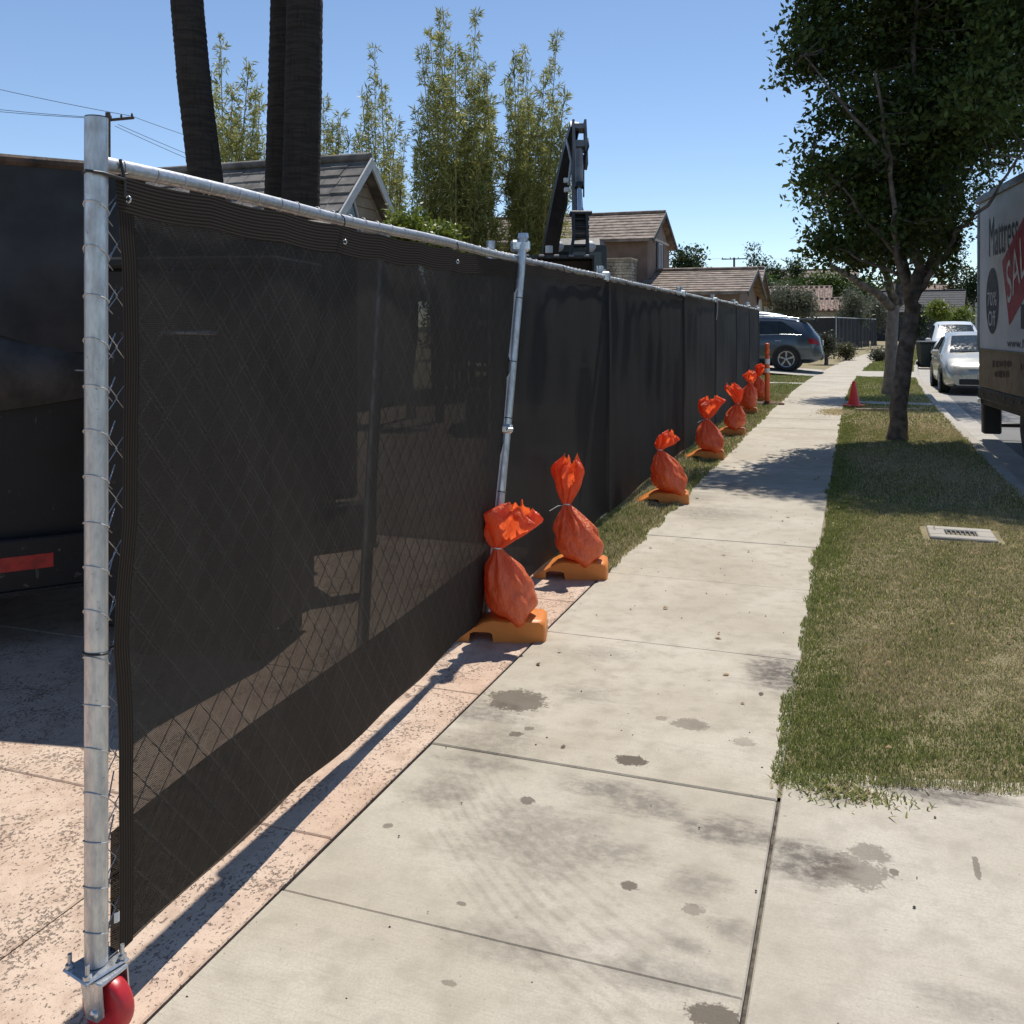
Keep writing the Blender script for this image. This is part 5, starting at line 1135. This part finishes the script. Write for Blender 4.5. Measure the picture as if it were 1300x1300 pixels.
# ------------------------------------------------------------------ cars
def carpaint(name, c, metal=.35, rough=.28):
    t = NT(name); P = t.pos(True); t.base(t.mix(t.ramp(t.noise(P, .8, 3), .3, .7), c, tuple(q * .95 for q in c)))
    t.b.inputs['Metallic'].default_value = metal; t.rough(t.ramp(t.noise(P, 2, 3), .3, .7, rough - .02, rough + .04)); t.b.inputs['Coat Weight'].default_value = .5; t.b.inputs['Coat Roughness'].default_value = .08; return t.mat
cglass = simple('car_glass', (.022, .030, .030), .05, var=.15); chrome = simple('bright_trim', (.7, .7, .7), .2, .9, var=.05); lampg = simple('lamp_lens', (.22, .23, .235), .10, .1, var=.1); redl = simple('tail_lens', (.32, .02, .02), .15, var=.2); alloy = simple('alloy_wheel', (.45, .45, .46), .3, .7, var=.08); blk = simple('black_trim', (.012, .012, .013), .5)
def smooth_arr(x, k):
    xs = np.array([p[0] for p in k]); ys = np.array([p[1] for p in k]); return np.interp(x, xs, ys)
def car(name, label, L, top, belt, wid, wtop, zlow, loc, rz, paint, wheels, wr, wind, rearw, side, front, plate=None, group=None):
    root = thing(name, label, 'car', loc, rz, group)
    N = 90; X = np.linspace(0, L, N)
    def arr(k):
        y = np.interp(X, [p[0] for p in k], [p[1] for p in k]); z = y.copy()
        for _ in range(1): z[1:-1] = z[:-2] * .25 + z[1:-1] * .5 + z[2:] * .25
        return z
    T, B, W, WT = arr(top), arr(belt), arr(wid), arr(wtop); ZL = arr(zlow)
    def sec(x):
        i = np.clip(x / L * (N - 1), 0, N - 1); f = lambda A: float(np.interp(i, np.arange(N), A))
        t, b, w, wt, zl = f(T), f(B), f(W), f(WT), f(ZL); b = min(b, t - .015)
        return [(.84 * w, zl), (.955 * w, zl + .05), (.99 * w, zl + .22 * (b - zl)), (w, zl + .55 * (b - zl)), (.992 * w, zl + .82 * (b - zl)), (.955 * w, b), (wt + .10 * (.955 * w - wt), t - .045 - .06 * max(0, t - b - .1)), (wt * .93, t - .018), (.55 * wt, t - .002), (0, t + .004)]
    vs = []
    for x in X:
        s = sec(x); ring = [(x, -y, z) for (y, z) in s] + [(x, y, z) for (y, z) in s[::-1][1:]]; vs += ring
    M_ = len(ring); fs = [(j * M_ + i, j * M_ + i + 1, (j + 1) * M_ + i + 1, (j + 1) * M_ + i) for j in range(N - 1) for i in range(M_ - 1)]
    fs = [f[::-1] for f in fs]; fs += [tuple(range(M_)), tuple(range((N - 1) * M_ + M_ - 1, (N - 1) * M_ - 1, -1)), ] 
    body = MB().add(vs, fs[:-2], 0, True).add(vs[:M_], [tuple(range(M_))]).add(vs[-M_:], [tuple(range(M_ - 1, -1, -1))])
    bo = body.build('body', paint, root)
    def topp(x, f, d=.006):
        s = sec(x); wt = s[7][0]; y = f * wt; z = float(np.interp(abs(y), [s[9][0], s[8][0], s[7][0]], [s[9][1], s[8][1], s[7][1]])); return (x, y, z)
    def patch(nm, fn, nu, nv, m, parent=root):
        mb = MB(); mb.grid(fn, nu, nv); return mb.build(nm, m, parent)
    for nm, (xa, xb, k0, k1) in (('windshield', wind), ('rear_window', rearw)):
        def fn(i, j):
            x = xa + (xb - xa) * j; f = (k0 + (k1 - k0) * j) * (2 * i - 1); p = topp(x, f)
            return Vector(p) + Vector((-.005 if nm == 'windshield' else .005, 0, .008))
        patch(nm, fn, 14, 14, cglass)
    for sy in (-1, 1):
        def fn(i, j):
            x = side[0] + (side[1] - side[0]) * i; s = sec(x); (y0, z0), (y1, z1) = s[5], s[6]
            q = i; hi = .90 * min(1, q / .30 + .02) if q < .3 else .90 * min(1, (1 - q) / .22 * .8 + .2); hi = max(hi, .12); g = .10 + (hi - .10) * j
            return Vector((x, sy * (y0 + (y1 - y0) * g + .010), z0 + (z1 - z0) * g + .004))
        so_ = patch('side_window', fn, 40, 6, cglass)
        MB().tube([fn(i / 20, 0) + Vector((0, sy * .004, -.012)) for i in range(21)], .009, 5).build('window_trim', chrome, so_)
        for xx in (side[0] + (side[1] - side[0]) * .42, side[0] + (side[1] - side[0]) * .74):
            q0 = fn((xx - side[0]) / (side[1] - side[0]), 0); q1 = fn((xx - side[0]) / (side[1] - side[0]), 1); MB().tube([q0 + Vector((0, sy * .004, 0)), q1 + Vector((0, sy * .004, 0))], .018, 5).build('pillar', blk, so_)
        s = sec(side[0] + .1); MB().bbox((side[0] + .02, sy * (s[5][0] + .11), s[5][1] + .07), (.10, .20, .13), .04).build('mirror', paint, root)
        for xx in (side[0] + .95, side[0] + 1.9):
            if xx < L - .5: s = sec(xx); MB().bbox((xx, sy * (s[4][0] + .015), s[4][1] - .01), (.18, .03, .03), .01).build('door_handle', chrome, root)
        for xw in wheels:
            s = sec(xw); yo = s[3][0]
            wm = Matrix.Translation((xw, sy * (yo - .10), wr)) @ Matrix.Rotation(R(-90 * sy), 4, 'X')
            MB().lathe([(0, .100), (wr * 1.20, .100), (wr * 1.22, .112), (wr * 1.19, .113), (wr * 1.12, .104)], 30, wm).build('wheel_arch', blk, root)
            w_ = MB().lathe([(wr * .66, .05), (wr * .70, .122), (wr * .93, .130), (wr, .10), (wr, -.10), (wr * .9, -.12), (wr * .5, -.12)], 30, wm).build('wheel', MT['rubber'], root)
            rim_ = MB().lathe([(wr * .69, .122), (wr * .62, .118), (wr * .60, .07)], 30, wm)
            for k in range(5):
                a = k * 2 * math.pi / 5 + .3; ca, sa = math.cos(a), math.sin(a); pa = wr * .05
                rim_.add([(-sa * pa, ca * pa, .118), (sa * pa, -ca * pa, .118), (ca * wr * .63 + sa * pa * 1.6, sa * wr * .63 - ca * pa * 1.6, .118), (ca * wr * .63 - sa * pa * 1.6, sa * wr * .63 + ca * pa * 1.6, .118)], [(0, 1, 2, 3)], 0, False, wm)
            rim_.lathe([(0, .126), (wr * .14, .124), (wr * .15, .115)], 14, wm); rim_.build('rim', alloy, w_)
            MB().lathe([(0, .104), (wr * .6, .106)], 20, wm).build('brake_disc', MT['exc'], w_)
    front(root, sec, topp, patch)
    return root
def prius_front(root, sec, topp, patch):
    for sy in (-1, 1):
        def surf(x, k):
            s0 = sec(x); k = min(max(k, 0), 8.99); i = int(k); f = k - i; return Vector((x, s0[i][0] + (s0[i + 1][0] - s0[i][0]) * f, s0[i][1] + (s0[i + 1][1] - s0[i][1]) * f))
        def hl(i, j):
            x = .05 + .50 * j * (.35 + .65 * i) + .06 * (1 - i); k = 3.9 + 1.9 * j * (.6 + .4 * i) - .5 * (1 - i) + (0 if i > .5 else 0) + 1.0 * (1 - i)
            p = surf(x, k); nx = (surf(x + .02, k) - surf(x - .02, k)).cross(surf(x, k + .1) - surf(x, k - .1)); nx.normalize()
            if nx.x > 0: nx = -nx
            p = p + nx * .010; return Vector((p.x, sy * p.y, p.z))
        o = patch('headlight', hl, 10, 6, lampg); MB().lathe([(0, .02), (.05, .015), (.06, 0)], 14, Matrix.Translation((.15, sy * .58, .60)) @ Matrix.Rotation(R(-90), 4, 'Y')).build('lamp_bowl', chrome, o)
    MB().bbox((-.005, 0, .315), (.05, 1.02, .13), .02).build('lower_grille', blk, root); MB().bbox((.06, 0, .60), (.03, .62, .035), .01).build('upper_grille', blk, root)
    MB().lathe([(0, .02), (.05, .015), (.055, 0)], 16, Matrix.Translation((.075, 0, .655)) @ Matrix.Rotation(R(-60), 4, 'Y')).build('badge', chrome, root)
    p = MB().bbox((-.02, -.06, .44), (.02, .33, .16), .006).build('license_plate', MT['white_trim'], root)
    pt = simple('plate_blue', (.03, .04, .12), .6); Mx = Matrix.Translation((-.034, -.06, 0)) @ Matrix.Rotation(R(-90), 4, 'Z')
    fit_text('7VYP764', -.14, .14, .40, .47, Mx, 'plate_number', pt, p)
    MB().box((.0, 0, .20), (.10, 1.30, .05)).build('bumper_lip', blk, root)
    for sy in (-1, 1): MB().tube([(1.02, sy * .5, 1.0), (1.1, sy * .05, 1.02)], .012, 6).build('wiper', blk, root)
silver = carpaint('champagne_silver', (.50, .485, .42), .45, .26)
pc = gp(1190, 494, -.15); ps_, pt_ = st(pc.x, pc.y)
PT = [(0, .50), (.05, .62), (.22, .74), (.6, .87), (1.0, .97), (1.12, 1.01), (1.45, 1.19), (1.95, 1.40), (2.5, 1.49), (3.1, 1.45), (3.7, 1.28), (4.2, 1.10), (4.38, 1.03), (4.45, .60)]
car('parked_car', 'champagne silver hatchback parked at the kerb, facing forward with its hood in sun', 4.45, PT, [(0, .48), (.2, .66), (.6, .80), (1.05, .90), (2.0, .93), (3.2, .97), (4.2, 1.0), (4.45, .58)],
    [(0, .64), (.08, .74), (.3, .82), (.8, .86), (3.4, .865), (4.1, .82), (4.45, .70)], [(0, .45), (.2, .66), (.7, .72), (1.1, .72), (1.95, .60), (2.6, .58), (3.4, .56), (4.2, .58), (4.45, .60)], [(0, .22), (.3, .18), (4.1, .19), (4.45, .28)],
    C(24.6, 1.68 + .862 + .15, -.15), R(70), silver, (.88, 3.58), .315, (1.06, 1.93, .93, .90), (3.3, 4.12, .85, .85), (1.30, 3.75), prius_front)
def suv_rear(root, sec, topp, patch):
    for sy in (-1, 1):
        def tl(i, j):
            x = 4.36 + .30 * i; s = sec(x); lo, hi = s[4], s[5]; g = j * 1.1 - .35; return Vector((x + .008, sy * (lo[0] + (hi[0] - lo[0]) * g + .010), lo[1] + (hi[1] - lo[1]) * g - .02))
        patch('tail_light', tl, 8, 4, redl)
        MB().tube([(1.9, sy * .60, 1.665), (2.3, sy * .60, 1.72), (3.6, sy * .58, 1.70), (4.0, sy * .58, 1.645)], .02, 6).build('roof_rail', chrome, root)
        MB().bbox((4.72, sy * .62, .52), (.05, .26, .07), .015).build('reflector', redl, root)
        MB().tube([(.15 + .25 * k, sy * float(sec(.15 + .25 * k)[1][0] + .01), .30) for k in range(18)], .03, 6).build('sill', blk, root)
    MB().bbox((4.28, 0, 1.615), (.42, 1.18, .035), .012).build('spoiler', root.children[0].data.materials[0], root)
    MB().bbox((4.74, 0, .42), (.10, 1.45, .16), .03).build('rear_bumper_trim', blk, root); MB().bbox((4.76, 0, .86), (.03, .36, .16), .006).build('license_plate', MT['white_trim'], root)
    for sy in (-1, 1): MB().bbox((.16, sy * .66, .78), (.20, .34, .14), .04).build('headlight', lampg, root)
    MB().bbox((.02, 0, .55), (.06, .9, .25), .02).build('grille', blk, root)
ST = [(0, .55), (.06, .80), (.25, .93), (.8, 1.03), (1.2, 1.10), (1.6, 1.34), (2.05, 1.58), (2.7, 1.685), (3.5, 1.665), (4.1, 1.585), (4.32, 1.50), (4.52, 1.22), (4.66, 1.06), (4.74, .95), (4.77, .55)]
slate = carpaint('slate_grey', (.085, .105, .125), .55, .25)
SB = [(0, .52), (.3, .85), (1.2, 1.02), (2.5, 1.06), (3.6, 1.10), (4.4, 1.08), (4.66, 1.0), (4.77, .53)]; SW = [(0, .66), (.15, .82), (.5, .90), (1.2, .935), (4.0, .935), (4.5, .89), (4.77, .76)]; SWT = [(0, .5), (.4, .78), (1.2, .80), (2.05, .66), (2.8, .64), (3.8, .63), (4.3, .62), (4.6, .68), (4.77, .7)]; SZ = [(0, .28), (.3, .22), (4.4, .24), (4.77, .36)]
suvp = C(31.6, -1.42 - 4.66, .085)
car('parked_suv', 'slate grey SUV backed up to the sidewalk on the neighbour driveway', 4.77, ST, SB, SW, SWT, SZ, suvp, STREET, slate, (.95, 3.70), .365, (1.22, 2.02, .92, .9), (4.36, 4.66, .85, .85), (1.55, 4.15), suv_rear)
white = carpaint('white_paint', (.68, .68, .67), .0, .3)
q = at(1222, 414, 44); s_, t_ = st(q.x, q.y)
car('parked_suv', 'white SUV parked farther down the kerb behind the champagne hatchback', 4.77, [(a, b * 1.08) for a, b in ST], SB, SW, SWT, SZ, C(38.5, 2.95, -.15), R(70), white, (.95, 3.70), .365, (1.22, 2.02, .92, .9), (4.36, 4.66, .85, .85), (1.55, 4.15), suv_rear)
teal = carpaint('pale_teal_paint', (.45, .52, .52), .2, .3)
car('parked_suv', 'pale tall van roof showing above the slate SUV', 4.77, [(a, b * 1.12) for a, b in ST], SB, SW, SWT, SZ, C(35.2, -1.9 - 5.2, .13), STREET, teal, (.95, 3.70), .365, (1.22, 2.02, .92, .9), (4.36, 4.66, .85, .85), (1.55, 4.15), suv_rear)

# ------------------------------------------------------------------ box truck
RT = Vector((6.76, 13.7, 0)); fv = Vector((-.238, -.971, 0)).normalized(); trz = math.atan2(fv.y, fv.x)
trk = thing('box_truck', 'white box truck with mattress sale lettering and brown lower panel at the kerb', 'truck', RT, trz)
def tpl(u, v):
    k = (u - U0) / F; a = (k * RT.y - RT.x) / (fv.x - k * fv.y); Y = RT.y + a * fv.y; return a, H + (V0 - v) / F * Y
BL = 5.6; BW = 2.35
twhite = simple('truck_white', (.56, .57, .60), .42, var=.08, scale=1.5); tbrown = simple('truck_brown', (.17, .125, .075), .5, var=.22, scale=2.5)
zw = tpl(1246, 443)[1]; zt_ = 3.32; zb = tpl(1246, 491)[1]
tbx = MB().box((BL / 2, BW / 2, (zw + zt_) / 2), (BL, BW, zt_ - zw)).build('cargo_box', twhite, trk)
MB().box((BL / 2, BW / 2, (zb + zw) / 2 - .001), (BL - .004, BW - .004, zw - zb)).build('lower_panel', tbrown, trk)
MB().bbox((BL / 2, -.012, zt_ - .03), (BL + .02, .05, .10), .01).bbox((BL / 2, BW + .012, zt_ - .03), (BL + .02, .05, .10), .01).build('roof_edge', simple('dark_alloy', (.12, .12, .125), .4, .5), trk)
MB().bbox((.025, -.008, (zw + zt_) / 2 - .05), (.06, .03, zt_ - zw - .12), .006).build('corner_post', simple('grey_alloy', (.30, .31, .33), .4, .4), trk)
MB().bbox((BL / 2, -.006, zw - .005), (BL, .02, .03), .004).build('panel_trim', simple('olive_trim', (.16, .14, .07), .5), trk)
rr_ = MB().bbox((BL / 2, .02, zb - .09), (BL + .04, .06, .16), .008).bbox((BL / 2, .05, zb - .21), (BL, .06, .08), .008).build('frame_rail', MT['steel_rail'], trk)
for k in range(14): MB().tube([(.3 + .38 * k, -.012, zb - .09 + .02 * (k % 2)), (.3 + .38 * k, -.024, zb - .09 + .02 * (k % 2))], .014, 8).build('rivet', MT['exc_grey'], rr_)
MB().lathe([(0, .03), (.035, .025), (.04, 0)], 12, Matrix.Translation((.10, -.012, zb - .20)) @ Matrix.Rotation(R(90), 4, 'X')).build('marker_lamp', MT['white_plastic'], trk)
MB().bbox((.12, .14, .24), (.16, .24, .60), .02).build('rear_step_bracket', blk, trk)
MB().tube([(.06, .24, .06), (.06, .75, .06), (.06, .75, .32)], .032, 8).build('rear_step_bar', blk, trk)
MB().box((BL / 2 + .5, BW / 2, zb - .15), (BL + 1.6, .9, .18)).build('chassis', blk, trk)
for a in (2.35, 6.2):
    for y in (.17, BW - .17):
        wm = Matrix.Translation((a, y, .26)) @ Matrix.Rotation(R(90), 4, 'X'); w_ = MB().lathe([(.20, -.14), (.37, -.14), (.41, -.10), (.41, .10), (.37, .14), (.20, .14)], 28, wm).build('wheel', MT['rubber'], trk); MB().lathe([(0, .08), (.12, .09), (.2, .13), (.22, .135)], 20, wm).build('rim', alloy, w_)
cb = MB(); cb.prism([(BL + .12, .45), (BL + 1.95, .45), (BL + 2.0, 1.15), (BL + 1.75, 1.35), (BL + 1.45, 2.25), (BL + 1.2, 2.35), (BL + .12, 2.35)], .12, BW - .12); cab2 = cb.build('cab', twhite, trk)
MB().add([(BL + 1.775, .25, 1.40), (BL + 1.775, BW - .25, 1.40), (BL + 1.49, BW - .25, 2.2), (BL + 1.49, .25, 2.2)], [(0, 1, 2, 3)]).build('windshield', cglass, cab2)
for y in (.112, BW - .112): MB().prism([(BL + .5, 1.35), (BL + 1.62, 1.35), (BL + 1.32, 2.15), (BL + .5, 2.15)], y - .004, y + .004).build('side_window', cglass, cab2)
MB().bbox((BL + 2.0, BW / 2, .55), (.12, BW - .2, .28), .03).build('bumper', blk, cab2)
# lettering
ink = simple('sign_ink', (.025, .022, .028), .5); redp = simple('sign_red', (.33, .02, .03), .5, var=.12); wht = simple('sign_white', (.62, .62, .64), .5)
Mf = Matrix.Translation((0, -.008, 0)); Mg = Matrix.Translation((0, -.005, 0)); Mh = Matrix.Translation((0, -.011, 0))
a0, zA = tpl(1256, 327); a1, zB = tpl(1293, 279); z0_, z1_ = tpl(1258, 326)[1], tpl(1258, 277)[1]
fit_text('Mattress', a0, a1, z0_, z1_, Mg, 'lettering', ink, trk)
ca, cz = tpl(1260, 382); ra = abs(tpl(1268, 382)[0] - tpl(1252, 382)[0]) / 2; rz2 = abs(tpl(1260, 340)[1] - tpl(1260, 424)[1]) / 2
el = MB().add([(ca + ra * math.cos(k * math.pi / 24), -.004, cz + rz2 * math.sin(k * math.pi / 24)) for k in range(48)], [tuple(range(48))]).build('sign_disc', ink, trk)
fit_text('70%', ca - ra * .72, ca + ra * .72, cz - rz2 * .15, cz + rz2 * .27, Mf, 'lettering', wht, el); fit_text('Off', ca - ra * .58, ca + ra * .55, cz - rz2 * .76, cz - rz2 * .30, Mf, 'lettering', wht, el)
dmp = [tpl(1272.8, 332), tpl(1281.8, 413), tpl(1316, 350), tpl(1307, 262)]
dm = MB().add([(p[0], -.0065, p[1]) for p in dmp], [(0, 1, 2, 3)]).build('sign_banner', redp, trk)
def quadtext(txt, p0, p1, hgt, M):                      # lettering along a slanted baseline
    me = text_mesh(txt); c = np.zeros(len(me.vertices) * 3); me.vertices.foreach_get('co', c); c = c.reshape(-1, 3); lo, hi = c.min(0), c.max(0)
    for v in me.vertices:
        x = (v.co.x - lo[0]) / (hi[0] - lo[0]); y = (v.co.y - lo[1]) / (hi[1] - lo[1]); v.co = M @ Vector((p0[0] + (p1[0] - p0[0]) * x + hgt[0] * y, 0, p0[1] + (p1[1] - p0[1]) * x + hgt[1] * y))
    me.materials.clear(); me.materials.append(wht); me.update(); return newobj('lettering', me, None, dm)
b0_, b1_ = tpl(1280.5, 388), tpl(1312, 330); quadtext('SALE', b0_, b1_, (-.08, .52), Mh)
fit_text('www.Mattress', tpl(1279, 440)[0], tpl(1330, 440)[0], tpl(1285, 441)[1], tpl(1285, 430)[1], Mg, 'lettering', ink, trk)
MB().box(((tpl(1296, 400)[0] + tpl(1340, 400)[0]) / 2, -.004, tpl(1298, 402)[1]), (tpl(1340, 400)[0] - tpl(1297, 400)[0], .004, .30)).build('sign_bar', ink, trk)
mk = MB()
for (vv, u0, u1, n) in ((462, 1260, 1284, 12), (475, 1262, 1281, 9), (466, 1296, 1312, 7)):
    for k in range(n):
        u = u0 + (u1 - u0) * (k + random.uniform(.1, .9)) / n; a_, z_ = tpl(u, vv); mk.box((a_, -.004, z_), (.035, .003, random.uniform(.05, .10)))
tag(mk.build('worn_marking', simple('faded_ink', (.075, .055, .035), .6), trk), kind='stuff')

# ------------------------------------------------------------------ trash bin
tbp = gp(1177, 468, -.15); bin_ = thing('trash_bin', 'dark green wheeled trash bin standing in the gutter', 'trash bin', tbp, STREET + R(10))
bm_ = simple('bin_plastic', (.012, .020, .017), .5, var=.15)
MB().add([(-.26, -.30, .06), (.26, -.30, .06), (.26, .26, .06), (-.26, .26, .06), (-.33, -.40, .98), (.33, -.40, .98), (.33, .36, .98), (-.33, .36, .98)], [(3, 2, 1, 0), (4, 5, 6, 7), (0, 1, 5, 4), (1, 2, 6, 5), (2, 3, 7, 6), (3, 0, 4, 7)]).bbox((0, -.02, .96), (.72, .82, .05), .015).build('bin_body', bm_, bin_)
MB().bbox((0, -.03, 1.03), (.76, .88, .06), .025).bbox((0, .43, 1.0), (.6, .05, .05), .015).build('lid', simple('bin_lid', (.06, .065, .065), .45), bin_)
for sx in (-1, 1): MB().lathe([(0, -.03), (.13, -.03), (.14, 0), (.13, .03), (0, .03)], 18, Matrix.Translation((sx * .30, .27, .14)) @ Matrix.Rotation(R(90), 4, 'Y')).build('wheel', MT['rubber'], bin_)
MB().tube([(.12 + .07 * math.cos(k * .785), -.40, .80 + .07 * math.sin(k * .785)) for k in range(8)], .010, 5, closed=True).build('round_mark', MT['clear_plastic'], bin_)

# ------------------------------------------------------------------ far screened fence round the next site
fc = gp(1062, 447)
def farfence(A, B, n, label0):
    for k in range(n):
        a = A.lerp(B, k / n); b = A.lerp(B, (k + 1) / n) ; L = (b - a).length - .06; dv = (b - a).normalized(); ov = Vector((dv.y, -dv.x, 0)); pn = thing('screened_fence', label0[k], 'fence panel', a, 0, 'far screened fence panels')
        ph = random.uniform(0, 6)
        def fp(i, h, o=0.0): return dv * (L * i) + ov * o + Vector((0, 0, h))
        for i in (.005, .995): MB().tube([fp(i, 0, -.03), fp(i, 2.02, -.03)], .03, 8).build('post', MT['galv'], pn)
        MB().tube([fp(0, 1.97), fp(1, 1.97)], .022, 8).build('top_rail', MT['galv'], pn)
        uvgrid('privacy_screen', lambda i, j: fp(i, .08 + 1.86 * j, .02 + .05 * math.sin(L * i * 4.5 + ph) + .03 * math.sin(L * i * 9 + 2 * ph)), 60, 6, L, 1.86, MT['screenfar'], pn)
fd = C(st(fc.x, fc.y)[0] + 16, st(fc.x, fc.y)[1] + .3)
farfence(fc, fd, 5, ['far faded screen panel at the fence corner, along the sidewalk', 'far faded screen panel along the sidewalk, second from the corner', 'far faded screen panel along the sidewalk, third from the corner', 'far faded screen panel along the sidewalk, fourth from the corner', 'far faded screen panel ending the run along the sidewalk'])
fe = fc + Vector((-DY, DX, 0)) * 13
farfence(fe, fc, 4, ['far screen panel deepest behind the slate SUV', 'far screen panel behind the roof of the slate SUV', 'far screen panel behind the tail of the slate SUV', 'far dark screen panel meeting the fence corner'])
